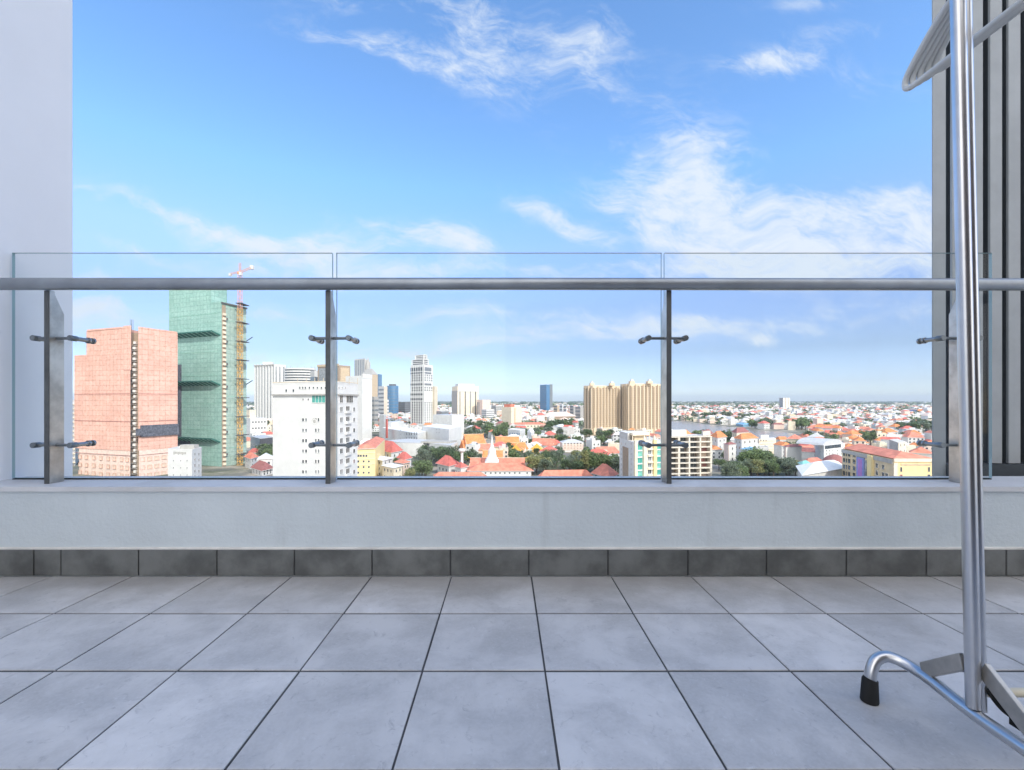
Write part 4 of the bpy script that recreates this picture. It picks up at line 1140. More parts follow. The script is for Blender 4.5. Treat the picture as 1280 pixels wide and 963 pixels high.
t = Bld('office_block', (635, 520), (650, 500), (656.5, 525), zt(539, 505), 'white block with blue gridded windows behind the temples', 'building', 'the blue windowed block')
t.body('white2', 'roofwhite'); t.grid(t.lf, (637.5, 640.5, 643.5, 646.5, 649), (542.5, 546.5, 550.5), 1.9, 2.4, glass='winb'); t.parapet('white', 1.2)
t = Bld('gable_block', (659, 505), (664, 490), (668, 505), zt(541, 495), 'narrow white gabled block alone among trees', 'building')
t.body('white'); b = MB(); b.hip(t.foot, t.top + .01, 4, 'roofwhite', .2, .05); b.build('roof', t.root); t.ugrid(t.lf, 1, 3, 3, t.top - 1, 1.2, 1.5)

t = villa('monastery_hall', (675, 276), (678, 271), (739, 274), zt(596.5, 272), 'coral', 'white', 3.8, 'very long low hall with coral roof under the palm trees', 'hall', 'the long palm shaded hall', ridge=1.3, over=1.6)
t = villa('house', (741, 283), (762, 266), (771, 280), zt(596, 270), 'coral', 'white', 6.0, 'white house with a big steep coral roof in front of the green glazed block', 'house', None, [('l', 3, 1, 1.4, 1.6)], ridge=.9, over=1.6)
t = Bld('apartment_block', (700, 440), (703, 425), (729, 430), zt(553.5, 427), 'white block with arched balcony rows and grey roof gables among the palms', 'building', 'the white balcony block')
t.body('white', 'roofgrey'); b = MB(); b.hip(t.foot, t.top + .02, 2.6, 'roofgrey', .8, 1); b.build('roof', t.root)
t.ugrid(t.rf, 6, 4, 2, t.top - .8, 1.7, 2.0, glass=['win', 'wingrey'])
for i in range(4): z = 2 + (t.top - 2.8) * i / 4; t.band(t.rf, z - .3, z + .7, 'pink', .6, .5, None, 'balcony')
t = villa('school_block', (739.5, 405), (741, 385), (775, 392), zt(567.5, 387), 'coral', 'white', 5.0, 'white school block under a long coral roof with a pale gable', 'building', 'the coral roofed school', [('r', 6, 3, 1.5, 1.7)], ridge=.5, over=1.4)
b = MB(); f = t.rf; q = [f.p(f.L * .33, .9, t.top - 1), f.p(f.L * .62, .9, t.top - 1), f.p(f.L * .475, .9, t.top + 3.4)]; q2 = [v - f.n * 5 for v in q]
b.idx(q + q2, [[0, 1, 2], [5, 4, 3], [0, 2, 5, 3], [2, 1, 4, 5], [1, 0, 3, 4]], 'cream'); b.build('gable', t.root)
t = villa('long_house', (698, 560), (700, 535), (728, 545), zt(551, 537), 'orange', 'cream', 3.4, 'long house with a faded orange roof behind the white balcony block', 'house', None, [('r', 5, 2, 1.6, 1.8)], ridge=1)
t = villa('long_house', (728, 545), (730, 520), (752, 528), zt(554, 522), 'maroon', 'white', 2.6, 'long white house with a dull maroon roof below the first sand coloured slab', 'house', None, [('r', 5, 2, 1.6, 1.8)], ridge=1)
t = villa('long_house', (750, 520), (752, 500), (775, 506), zt(553, 502), 'roofwhite', 'pink', 2.2, 'long pinkish house with a white roof beside the green glazed block', 'house', None, [('r', 5, 2, 1.6, 1.8)], ridge=1)
t = Bld('roof_top_block', (313, 400), (325, 375), (342, 392), zt(548, 378), 'dark grey boxy block among red roofs beyond the tower crane', 'building', 'the dark grey box')
t.body('lgrey', 'roofgrey'); t.band(t.rf, 0, t.top - .3, 'dgrey', .2, 0, None, 'side_panel'); t.ugrid(t.lf, 4, 2, 2, t.top - 4, 1.6, 1.6)
t = villa('house', (306, 330), (313, 318), (322, 330), zt(573, 321), 'coral', 'white', 3.2, 'white house with pinkish coral roof in front of the dark grey box', wins=[('l', 2, 2, 1.4, 1.6), ('r', 2, 2, 1.4, 1.6)])
t = villa('house', (315, 300), (327, 286), (341, 298), zt(588, 288), 'maroon', 'white2', 4.4, 'broad house under a large dusty maroon roof beside the big white apartment block', 'house', None, [('l', 3, 2, 1.4, 1.6), ('r', 3, 2, 1.4, 1.6)], over=1.5)
t = Bld('apartment_block', (306, 560), (313, 540), (334, 552), zt(523, 543), 'plain cream white block low in front of the ribbed white tower', 'building')
t.body('white', 'lgrey'); t.ugrid(t.rf, 5, 3, 4, t.top - 1, 1.6, 1.8); b = MB(); b.prism(t.sub((306, 556), (312, 546), (320, 552)), t.top, zt(513, 545), 'cream', 'tan'); b.build('roof_room', t.root)

# ------------------------------------------------------------------ 13 cream hotel, long offices, blue slab
t = Bld('hotel_block', (627, 860), (639, 840), (652, 860), zt(509, 845), 'plain cream tower block with an orange roof box beyond the temples', 'building', 'the cream tower block')
t.body('cream', 'coral'); b = MB(); b.prism(t.sub((630, 858), (638, 846), (644, 858)), t.top, zt(505.5, 848), 'coral'); b.build('roof_room', t.root)
b = MB(); b.prism(t.sub((641, 858), (643, 852), (650, 866)), 0, zt(506.5, 855), 'white'); b.build('lift_tower', t.root); t.band(t.rf, 5, t.top - 2, 'tan', .4, t.rf.L * .28, t.rf.L * .4, 'window_strip')
t = Bld('government_office', (636, 800), (640, 780), (684, 790), zt(531, 785), 'long low office with coral roof at the foot of the cream tower block', 'building', 'the long coral roofed office')
t.body('cream'); b = MB(); b.hip(t.foot, t.top + .02, 3.5, 'coral', 1, 1); b.build('roof', t.root); t.ugrid(t.rf, 10, 1, 1, t.top, 2.2, 2.2)
t = Bld('office_block', (653, 960), (656, 940), (681, 950), zt(522, 945), 'pinkish white office with two rows of dark windows behind the coral roofed office', 'building')
t.body('pink', 'lgrey'); t.ugrid(t.rf, 10, 2, t.top - 14, t.top - 1, 2.6, 3.2)
t = Bld('convention_hall', (676, 1000), (682, 960), (719, 990), zt(521, 965), 'broad low convention hall with pink coral roof', 'hall', 'the convention hall')
t.body('brown'); b = MB(); b.hip(t.foot, t.top + .02, 9, 'pink', 3, .8); b.build('roof', t.root)
t = Bld('office_tower', (675, 1930), (683, 1890), (690.5, 1920), zt(481, 1895), 'dark blue glass office slab alone on the skyline', 'building', 'the dark blue glass slab')
t.body('winb', 'dgrey')
for j in range(12): t.band(t.lf, 8 + j * 9, 9 + j * 9, 'wingrey', .6, 0, None, 'floor_band')
t.band(t.rf, 0, t.top + 2, 'wingrey', .8, t.rf.L * .55, None, 'side_panel')
for i, (a, c_, top, dd, m_, lb) in enumerate(((692, 699, 507, 1250, 'tan', 'tan mid rise block left of the'), (699.5, 704, 505, 1180, 'white', ''), (704.5, 709, 511, 1150, 'white2', ''), (712, 720, 508.5, 1200, 'grey', ''), (719, 730, 509, 1010, 'grey', ''))):
    lbl = ['small tan mid rise beside the dark blue glass slab', 'slim white mid rise topped with a lift room before the golden towers', 'low off white mid rise beside the slim white one', 'grey mid rise block beyond the convention hall', 'wide dark grey glass fronted block against the golden towers'][i]
    t = Bld('mid_rise_block', (a, dd + 15), ((a + c_) / 2 + 1, dd), (c_, dd + 15), zt(top, dd), lbl, 'building')
    t.body(m_, 'lgrey')
    for j in range(4): t.band(t.lf, 6 + j * 8, 10 + j * 8, 'wingrey', .3, 1, t.lf.L - 1, 'window_strip')
t = Bld('round_hall', (694, 760), (703, 735), (719, 750), zt(534, 742), 'grey walled hall with a white shell roof among the trees', 'hall')
t.body('lgrey'); b = MB(); cc = (t.L + t.R) / 2 + Vector((-4, 0, 0))
b.tube([(cc.x, cc.y, t.top + z) for z in (0, 2, 3.4, 4.2)], [13, 11, 7, .5], 'roofwhite', 16); b.build('roof', t.root); t.ugrid(t.rf, 4, 1, 2, t.top, 2, 3)

# ------------------------------------------------------------------ 15 golden towers
def golden(l, c, r, top, n, crowns, label, phrase):
    t = Bld('apartment_slab', l, c, r, zt(top, c[1]), label, 'building', phrase)
    t.body('gold', 'tan')
    for face in (t.lf, t.rf):
        nn = max(2, round(n * face.L / (t.lf.L + t.rf.L)))
        for i in range(nn):
            u = face.L * (i + .5) / nn; wd = face.L / nn
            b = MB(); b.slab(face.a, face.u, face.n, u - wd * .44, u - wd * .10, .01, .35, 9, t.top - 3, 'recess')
            z = 10
            while z < t.top - 4: b.slab(face.a, face.u, face.n, u - wd * .45, u - wd * .09, .36, .5, z, z + .5, 'gold'); z += 3.1
            b.build('window_strip', t.root)
            b = MB(); b.slab(face.a, face.u, face.n, u + wd * .06, u + wd * .36, .01, 1.7, 0, t.top - (1 if i % 2 else 4), 'gold'); b.build('bay', t.root)
            b = MB(); z = 10; b.slab(face.a, face.u, face.n, u + wd * .36 + .01, u + wd * .50, .01, .25, 9, t.top - 4, 'tan')
            while z < t.top - 5: b.slab(face.a, face.u, face.n, u + wd * .38, u + wd * .48, .26, .45, z, z + 1.5, 'win'); z += 3.1
            b.build('window_strip', t.root)
    for px, w in crowns:
        q = pt(px, c[1] + 8); b = MB(); b.box(q.x - w, q.x + w, q.y - 3, q.y + 6, t.top, t.top + 3.4, 'gold'); b.box(q.x - w * .45, q.x + w * .45, q.y - 2, q.y + 4, t.top + 3.4, t.top + 6.0, 'white'); b.build('roof_room', t.root)
    return t


t = golden((729.5, 632), (741, 618), (775, 640), 482, 12, ((740, 2.6), (765, 3.2)), 'wide sand coloured apartment slab with upright window strips, nearer the blue glass slab', 'the first sand coloured slab')
t.band(t.lf, 0, 10, 'gold', 2.4, 0, None, 'podium'); t.band(t.rf, 0, 11, 'gold', 2.4, 0, None, 'podium')
t = golden((775.5, 650), (787, 618), (828, 640), 479.5, 14, ((790, 3.2), (812, 3.4)), 'wide sand coloured apartment slab with upright window strips, standing by the railing post', 'the second sand coloured slab')

# ------------------------------------------------------------------ 16 green glazed block
t = Bld('apartment_block', (774.5, 262), (792, 235), (832, 243), zt(552.5, 237), 'cream block with green glass bays and a planted roof terrace', 'building', 'the green glazed block')
t.body('white', 'lgrey')
ff = t.rf
b = MB(); b.prism(t.sub((774.3, 263), (784.6, 246), (792, 252)), 0, zt(541, 250), 'lgrey', 'white2'); b.build('stair_tower', t.root)
b = MB(); q = t.sub((782, 258), (791, 243), (812, 248)); b.prism(q, zt(544.5, 245), zt(541.5, 245), 'cream', 'white'); b.build('roof_canopy', t.root)
b = MB()
for p in q[:3]: b.bar((p.x, p.y + .6, t.top), (p.x, p.y + .6, zt(544.5, 245)), .35, 'cream')
qq = t.sub((787, 252), (793, 246), (808, 250)); b.prism(qq, t.top, zt(545, 245), 'tan', 'cream'); b.build('roof_room', t.root)
rows = [558.5 + 8.1 * i for i in range(6)]
t.grid(ff, (799.3,), rows, 7.6, 7.6, glass=['wing', 'wing2'], fr='wing2', bars=1); t.grid(ff, (823.5,), rows, 7.4, 7.6, glass=['wing', 'wing2'], fr='wing2', bars=1)
for i, py in enumerate(rows):
    z = zt(py + 4.0, 240); t.band(ff, z - .3, z + .3, 'frame', .35, ff.at(795.7), ff.at(802.7), 'floor_band'); t.band(ff, z - .3, z + .3, 'frame', .35, ff.at(820), ff.at(827), 'floor_band')
t.grid(ff, (812,), [r_ - 1 for r_ in rows], 5.2, 5.0, glass=['win', 'wingrey'], bars=1)
for py in rows: z = zt(py + 2.6, 240); t.band(ff, z - .5, z + .45, 'cream', 1.0, ff.at(808.8), ff.at(815.2), 'balcony')
for a_, c_ in ((792.3, 795.3), (803.3, 807.8), (815.8, 819.6), (827.6, 831.5)): t.band(ff, 0, t.top + .8, 'yellow' if a_ in (815.8,) else 'cream', 1.1, ff.at(a_), ff.at(c_), 'pier')
for px in (805, 817.5):
    q = ff.p(ff.at(px), .4); b = MB(); b.tube([(q.x, q.y, t.top + .8), (q.x, q.y, t.top + 1.6), (q.x, q.y, t.top + 3.4)], [.9, .75, .05], 'cream', 4); b.build('finial', t.root)
fl_ = t.lf
for py in [555 + 6.4 * i for i in range(7)]:
    t.grid(fl_, (776.8, 782.2, 789.2), (py,), 1.5, 3.2, glass='win')
b = MB(); b.slab(fl_.a, fl_.u, fl_.n, fl_.at(779), fl_.at(785.5), .01, .4, 0, t.top - 4, 'brown'); b.build('recess_panel', t.root)

# ------------------------------------------------------------------ 17 concrete frame block
t = Bld('unfinished_block', (836, 300), (838, 268), (890, 272), zt(545.5, 270), 'open concrete framed block with rows of dark bays beside the railing post', 'building', 'the concrete framed block')
ff = t.rf
fpx = [(839.5, 847.5), (850.5, 861.0), (862.8, 874.3), (876.8, 887.6)]
zs = [zt(546 + 6.55 * i, 270) for i in range(9)]
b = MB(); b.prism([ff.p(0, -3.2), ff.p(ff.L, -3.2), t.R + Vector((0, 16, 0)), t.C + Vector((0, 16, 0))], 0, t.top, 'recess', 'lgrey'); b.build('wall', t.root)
b = MB()
for z in zs: b.slab(ff.a, ff.u, ff.n, 0, ff.L, -3.198, .2, z - .42, z + .05, 'pale')
b.build('floor_slab', t.root)
b = MB(); ed = [ff.at(838.2)] + [ff.at((fpx[i][1] + fpx[i + 1][0]) / 2) for i in range(3)] + [ff.at(889)]
for i, u in enumerate(ed):
    wd = .45 if i not in (1, 4) else .6; b.slab(ff.a, ff.u, ff.n, u - wd, u + wd, -3.197, 0, 0, zs[0] - .1, 'pale')
b.build('column', t.root)
for i in range(8):
    for j, (a_, c_) in enumerate(fpx):
        u0, u1 = ff.at(a_), ff.at(c_); f2 = Face(ff.p(0, -3.2), ff.p(ff.L, -3.2)); zc = (zs[i] + zs[i + 1]) / 2 - .3
        window(t.root, f2, (u0 + u1) / 2, zc, (u1 - u0) * (.9 if random.random() < .7 else .5), 2.3, random.choice(['open', 'win', 'open']) if j < 3 else random.choice(['beige_open', 'open', 'maroon']), 'grey', .06, 2 if j < 3 else 1)
        b = MB(); b.slab(ff.a, ff.u, ff.n, u0, u1, -.15, -.05, zs[i + 1] + .05, zs[i + 1] + .42, 'pale' if j == 3 else 'grey'); b.build('balustrade', t.root)
b = MB(); q = ff.p(ff.at(843), -8); b.prism(t.sub((838, 284), (840, 276), (858, 280)), t.top, t.top + 3.0, 'white', 'lgrey'); b.prism(t.sub((877, 284), (879, 276), (888, 280)), t.top, t.top + 2.6, 'pale', 'maroon'); b.build('roof_room', t.root)

# ------------------------------------------------------------------ 18 houses and blocks towards the river
t = Bld('apartment_block', (947, 400), (949, 388), (970, 396), zt(549, 390), 'cream blank faced block with faint floor lines near the river', 'building', 'the cream blank block')
t.body('cream', 'white2'); b = MB(); b.prism(t.sub((949, 397), (951, 391), (961, 395)), t.top, zt(544.5, 392), 'white', 'lgrey'); b.build('roof_room', t.root)
for i in range(6): z = zt(552 + 3.4 * i, 392); t.band(t.rf, z, z + .3, 'tan', .15, .5, None, 'floor_line')
t.grid(t.rf, (951, 954.5, 957.5), (550.8,), 1.8, 1.6)
t = Bld('warehouse', (980, 330), (982.5, 322), (1002, 326), zt(559, 323), 'white box with a dark maroon roof edge near the river houses', 'building', 'the white warehouse')
t.body('white', 'maroon'); t.band(t.lf, 0, t.top - .5, 'pink', .1, 0, None, 'side_panel'); b = MB(); b.hip(t.foot, t.top + .02, 1.6, 'maroon', .6, 1); b.build('roof', t.root)
t = Bld('hotel_block', (1019, 330), (1030, 302), (1056, 318), zt(556.5, 306), 'white hotel with rounded grey roof beside the large yellow building', 'building', 'the white hotel')
t.body('white', 'roofgrey'); t.grid(t.lf, (1021.5, 1026), (561, 565, 569.5, 574), 1.3, 1.8); t.grid(t.rf, (1033, 1037, 1041, 1047, 1052), (563.5, 567.5, 572), 1.6, 1.8)
b = MB(); f = t.rf
vs = []
for i in range(9):
    a_ = math.pi * i / 8; vs.append((f.L * .5 - f.L * .46 * math.cos(a_), 3.6 * math.sin(a_)))
P0 = [f.p(u, -1.0, t.top + h_) for u, h_ in vs]; P1 = [f.p(u, -18, t.top + h_) for u, h_ in vs]
b.idx(P0 + P1, [[i, i + 1, i + 10, i + 9] for i in range(8)] + [list(range(9))[::-1]], 'roofgrey'); b.build('roof', t.root)
t.band(t.rf, t.top - 2.4, t.top - .2, 'win', .12, 1.2, t.rf.L - 6, 'window_strip')
t = Bld('domed_house', (1033, 265), (1043, 256), (1054, 266), zt(580, 258), 'house with a purple brown dome and arched gable by the yellow building', 'house')
t.body('cream'); cc = (t.L + t.R) / 2; b = MB(); b.tube([(cc.x, cc.y, t.top + z) for z in (0, 1.6, 3.2, 4.2, 4.6)], [6.2, 5.6, 3.9, 1.8, .2], 'maroon', 18); b.build('dome', t.root)
b = MB(); f = t.rf; b.face([f.p(f.L * .5 + 2.0 * math.cos(math.pi * i / 10), .2, t.top - .5 + 2.4 * math.sin(math.pi * i / 10)) for i in range(11)], 'cream'); b.build('gable', t.root); t.ugrid(t.lf, 2, 2, 2, t.top, 1.2, 1.5)
t = Bld('market_hall', (997, 243), (1003, 212), (1056, 236), zt(589, 225), 'low shed under a wide white and grey sheet metal roof', 'shed', 'the sheet metal shed')
t.body('lgrey'); b = MB(); b.hip(t.foot, t.top + .02, 3.0, 'roofwhite', 1, .9, 'grey'); b.build('roof', t.root); t.ugrid(t.lf, 3, 1, 1, t.top, 2.4, 2)
t = Bld('teal_shed', (998, 262), (1003, 252), (1013, 260), zt(581, 254), 'small shed with a pale teal roof behind the sheet metal shed', 'shed')
t.body('lgrey'); b = MB(); b.hip(t.foot, t.top + .02, 1.4, 'teal', .6, .8); b.build('roof', t.root); t.ugrid(t.rf, 2, 1, 1, t.top, 1.4, 1.4)
t = villa('shop_row', (1004, 275), (1009, 266), (1028, 273), zt(578.5, 268), 'coral', 'white2', 2.2, 'white row of shops under a coral roof beside the white hotel', 'building', 'the coral shop row', [('r', 3, 1, 2.2, 2.0)])
t = Bld('house', (905, 320), (911, 312), (920, 318), zt(556, 314), 'tall narrow lilac grey house with maroon roof edge behind the yellow green trees', 'house', 'the lilac house')
t.body('white2', 'maroon'); t.band(t.lf, 0, t.top - .4, 'pink', .15, 0, None, 'side_panel'); t.ugrid(t.rf, 1, 4, 2, t.top - 1, 1.6, 1.8); b = MB(); b.hip(t.foot, t.top + .02, 1.4, 'maroon', .6, .9); b.build('roof', t.root)
t = villa('house', (918, 360), (927, 346), (947, 360), zt(549, 350), 'orange', 'white', 3.8, 'big white house with wide orange roof close to the cream blank block', phrase='the orange roofed house', wins=[('l', 2, 4, 1.6, 1.8), ('r', 3, 4, 1.6, 1.8)])
t = villa('house', (888, 400), (897, 385), (908, 398), zt(547, 390), 'orange', 'white2', 5.0, 'white house with a steep orange roof behind the concrete framed block', wins=[('l', 2, 3, 1.6, 1.8), ('r', 2, 3, 1.6, 1.8)])
t = villa('house', (838, 420), (846, 405), (866, 420), zt(546, 410), 'orange', 'cream', 5.5, 'orange roofed house looking over the top of the concrete framed block', wins=[('l', 2, 3, 1.6, 1.8)])
t = villa('house', (927, 330), (936, 318), (946, 328), zt(563, 320), 'roofblue', 'white', 1.4, 'white house with a light blue roof in front of the orange roofed house', wins=[('l', 2, 2, 1.4, 1.6), ('r', 2, 2, 1.4, 1.6)])
t = villa('house', (878, 440), (884, 428), (891, 440), zt(543, 432), 'maroon', 'pink', 4.2, 'pink house with a pointed maroon roof at the riverside', wins=[('l', 2, 2, 1.5, 1.7), ('r', 2, 2, 1.5, 1.7)])
t = villa('house', (915, 455), (921, 440), (936, 455), zt(541, 445), 'maroon', 'cream', 4.5, 'cream riverside house with maroon roof and a flat roofed wing', wins=[('l', 2, 3, 1.5, 1.7), ('r', 3, 3, 1.5, 1.7)])

# ------------------------------------------------------------------ 19 large yellow building
t = Bld('school_building', (1053, 232), (1117, 190), (1169, 190), zt(574.5, 190), 'large yellow building with coral roof and a violet banner', 'building', 'the large yellow building')
t.body('yellow', 'coral')
LF, RF = t.lf, t.rf
LW = Face(t.L + LF.n * .13, t.C + LF.n * .13)
t.band(LF, 0, t.top - .4, 'yellow_shade', .12, .0, LF.L - .1, 'side_panel', .01)  # duller tan copy of the yellow paints this face's shade
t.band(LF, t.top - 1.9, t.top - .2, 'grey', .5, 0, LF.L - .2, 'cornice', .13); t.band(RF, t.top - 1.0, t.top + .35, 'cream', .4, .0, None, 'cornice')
b = MB(); z = t.top + .36
K2 = t.K; r0, r1 = (t.C + t.R) / 2, (t.L + t.K) / 2
vs = [(p.x, p.y, z) for p in (t.L, t.C, t.R, t.K)] + [(r0.x, r0.y + 6, z + 2.4), (r1.x, r1.y, z + 2.4)]
b.idx(vs, [[0, 1, 4, 5], [1, 2, 4], [2, 3, 5, 4], [3, 0, 5]], 'coral'); b.build('roof', t.root)
rows = (567.5, 575.5, 583.5, 591.5)
for col, (px, wpx) in enumerate(((1056, 1.5), (1058.8, 1.2), (1061.8, 1.6), (1068.3, 1.4))):
    u = LF.at(px); d = LF.p(u).y
    for j in range(4): window(t.root, LW, u, zt(rows[0] - (px - 1056) * -.12, d) - j * 3.25, wpx * 1.9, 2.1, 'win', 'yellow_shade', .15)
u0, u1 = LF.at(1072.5), LF.at(1081.6)
t.band(LF, 0, t.top - 2.2, 'blueband', .7, u0, u1, 'banner_frame', .13); t.band(LF, 0, t.top - 3.0, 'violet', .8, LF.at(1074.6), LF.at(1079.8), 'banner', .13)
t.band(LF, 0, t.top - 3, 'wingrey', .5, LF.at(1082.8), LF.at(1084.6), 'window_strip', .13)
t.band(LF, 0, t.top - .2, 'yellow', 1.2, LF.at(1087.5), LF.at(1093), 'bay', .13)
for px, lst in ((1097, (0, 1, 2)), (1104.8, (0, 1, 2, 3)), (1109.3, (1, 2, 3)), (1113.2, (2, 3))):
    u = LF.at(px)
    for j in lst: window(t.root, LW, u, t.top - 4.2 - j * 3.25, 2.2, 1.9, 'win', 'cream', .25)
t.band(RF, 0, t.top - 1.4, 'cream', .25, .0, RF.at(1121.5), 'pier'); t.band(RF, 0, t.top - 1.4, 'cream', .25, RF.L - 1.2, None, 'pier')
t.band(RF, t.top - 2.6, t.top - 1.7, 'tan', .15, RF.at(1126), RF.at(1163), 'floor_band')
for px in (1126.3, 1161): 
    window(t.root, RF, RF.at(px), zt(587, 190), .85, 1.9, 'win', 'cream', .12); window(t.root, RF, RF.at(px), zt(596, 190), 1.1, 1.8, 'maroon' if px < 1140 else 'win', 'cream', .12)
t = Bld('apartment_block', (1112, 330), (1123, 305), (1133, 312), zt(553, 308), 'cream block with its shaded side coloured grey behind the large yellow building', 'building', 'the cream block with the shaded side')
t.body('cream', 'lgrey'); t.band(t.lf, 0, t.top - .2, 'grey', .15, 0, None, 'side_panel'); t.ugrid(t.rf, 2, 4, 4, t.top, 1.3, 1.5)  # grey on the side face stands in for its shade

# ------------------------------------------------------------------ 20 far landmarks beyond the river
t = Bld('residential_tower', (974.5, 2450), (979, 2380), (987.5, 2420), zt(497.5, 2390), 'pair of joined pale towers alone above the far city across the river', 'building', 'the lone pale towers')
t.body('white', 'lgrey'); t.band(t.lf, 0, t.top, 'grey', 1.5, 0, None, 'side_panel')  # shade of the side face is put in as grey colour
for i in range(2): t.band(t.rf, 8, t.top, 'tan', 1.0, t.rf.L * (.3 + .38 * i), t.rf.L * (.38 + .38 * i), 'window_strip')
t = Bld('office_block', (1066, 1900), (1069.5, 1880), (1072.5, 1900), zt(508.5, 1885), 'small blue sided white block standing above the far city', 'building')
t.body('white', 'lgrey'); t.band(t.lf, 0, t.top, 'wingrey', .6, 0, None, 'side_panel')
t = Bld('warehouse', (1136, 1650), (1147, 1620), (1152, 1650), zt(511.5, 1630), 'wide blue fronted building with an orange end in the far city', 'building', 'the blue and orange building')
t.body('pink', 'lgrey'); t.band(t.lf, 8, t.top - 3, 'blueband', .6, 4, t.lf.L - 4, 'side_panel'); t.band(t.rf, 0, t.top, 'orange', .6, 0, None, 'side_panel')
t = Bld('boathouse', (920, 870), (929, 835), (938, 850), zt(531, 840), 'blue boathouse with a pale blue roof on the far river bank', 'building', 'the blue boathouse')
t.body('roofblue'); b = MB(); b.hip(t.foot, t.top + .02, 3, 'roofblue', 2, .8); b.build('roof', t.root); t.ugrid(t.lf, 4, 1, 1, t.top, 2, 2.4)
flush_rest()

# ------------------------------------------------------------------ trees
def leaf_quads(b, c, rad, n, size, m, flat_=.8):
    for _ in range(n):
        while True:
            p = Vector((random.uniform(-1, 1), random.uniform(-1, 1), random.uniform(-1, 1)))
            if .25 < p.length < 1: break
        p = Vector((p.x * rad, p.y * rad, p.z * rad * flat_)) + c
        s = size * random.uniform(.6, 1.35)
        a = Vector((random.gauss(0, 1), random.gauss(0, 1), random.gauss(0, .7))).normalized()
        n_ = Vector((random.gauss(0, 1), random.gauss(0, 1), random.gauss(.5, 1)))
        bb_ = a.cross(n_).normalized()
        b.idx([p + a * s, p + bb_ * s * .55, p - a * s, p - bb_ * s * .55], [[0, 1, 2, 3]], m)


def make_tree(seed, h, w, leaf, nq, size, kind='broad'):
    """tapered trunk, limbs and a crown of leaf clumps; height h, crown width w"""
    rs = random.getstate(); random.seed(seed)
    tb, cb = MB(), MB()
    if kind == 'palm':
        top = Vector((random.uniform(-.6, .6), random.uniform(-.6, .6), h * .86))
        tb.tube([(0, 0, 0), top * .5 + Vector((.2, .1, 0)), top], [.26, .19, .15], 'trunk', 7)
        for i in range(16):
            a = i * 2.4 + random.uniform(-.2, .2); L = w * random.uniform(.42, .56); up = random.uniform(-.1, .9)
            d = Vector((math.cos(a), math.sin(a), 0)); sd_ = Vector((-d.y, d.x, 0)); pr = None
            for j in range(6):
                t_ = j / 5; p = top + d * L * t_ + Vector((0, 0, up * L * t_ - 1.15 * L * t_ * t_)); wd = .42 * (1 - t_ * .85)
                q = (p - sd_ * wd, p + Vector((0, 0, .16 * (1 - t_))), p + sd_ * wd)
                if pr: cb.idx([pr[0], pr[1], q[1], q[0]], [[0, 1, 2, 3]], leaf); cb.idx([pr[1], pr[2], q[2], q[1]], [[0, 1, 2, 3]], leaf)
                pr = q
    else:
        th = h * (.34 if kind == 'broad' else .2)
        tb.tube([(0, 0, 0), (.1, .05, th * .6), (.0, .1, th), (.1, 0, h * .7)], [w * .042, w * .034, w * .03, w * .010], 'trunk', 7)
        nc = 15 if kind == 'broad' else 13
        cl_ = []
        for i in range(nc):
            a = i * 2.399 + random.uniform(-.4, .4); f = random.random()
            if kind == 'broad':
                zz = th + (h - th) * (.12 + .74 * f); r = w * .5 * (1 - abs(f - .38) * .95) * random.uniform(.45, .9)
            else:
                zz = th + (h - th) * (.05 + .85 * (i / nc)); r = w * .34 * (1 - .7 * i / nc) * random.uniform(.3, 1)
            c = Vector((math.cos(a) * r, math.sin(a) * r, zz)); cl_.append(c)
            tb.tube([(0, 0, min(zz * .7, h * .6)), c * .6 + Vector((0, 0, zz * .36)), c], [w * .014, w * .010, w * .004], 'trunk', 5)
        for c in cl_: leaf_quads(cb, c, w * random.uniform(.15, .24), nq // nc, size, leaf)
    random.setstate(rs)
    return cb.mesh('crown'), tb.mesh('trunk')


TREES = {}
def tree_kind(key):
    if key in TREES: return TREES[key]
    leaf, near, var, kind = key
    h, w = {'broad': (10, 10), 'tall': (14, 7), 'palm': (10, 6.5)}[kind]
    nq, size = {'near': (1500, .40), 'mid': (520, .72), 'far': (170, 1.25)}[near]
    TREES[key] = make_tree(hash((leaf, near, var)) % 1000 if False else var * 7 + len(TREES), h, w, leaf, nq, size, kind)
    return TREES[key]


COLN = {'leaf1': 'dark green', 'leaf2': 'mid green', 'leaf3': 'yellow green', 'leaf4': 'grey green'}
TLIST = []      # (root, px, d, look)
def plant(px, d, h, leaf, kind='broad', wid=1.0):
    near = 'near' if d < 360 else ('mid' if d < 720 else 'far')
    cm, tmh = tree_kind((leaf, near, random.randrange(3), kind))
    p = pt(px, d); h0 = {'broad': 10, 'tall': 14, 'palm': 10}[kind]; s = h / h0
    nm = 'palm_tree' if kind == 'palm' else 'tree'
    r = thing(nm, (p.x, p.y, 0), 'x', 'palm' if kind == 'palm' else 'tree')
    r.rotation_euler = (0, 0, random.uniform(0, 6.28)); r.scale = (s * wid, s * wid, s)
    for n_, me in (('crown', cm), ('trunk', tmh)):
        o = bpy.data.objects.new(n_, me); COL.objects.link(o); o.parent = r
    TLIST.append((r, px, d, f"{COLN[leaf]} " + {'broad': 'broad tree', 'tall': 'tall slim tree', 'palm': 'palm tree'}[kind]))
    return p


TPOS = []
def free(x, y, r, trees=False):
    for o in OCC:
        if math.hypot(o[4] - x, o[5] - y) < o[6] * .92 + r: return False
    if in_river(x, y, r): return False
    if trees:
        for a, c, q in TPOS:
            if math.hypot(a - x, c - y) < q + r: return False
    return True


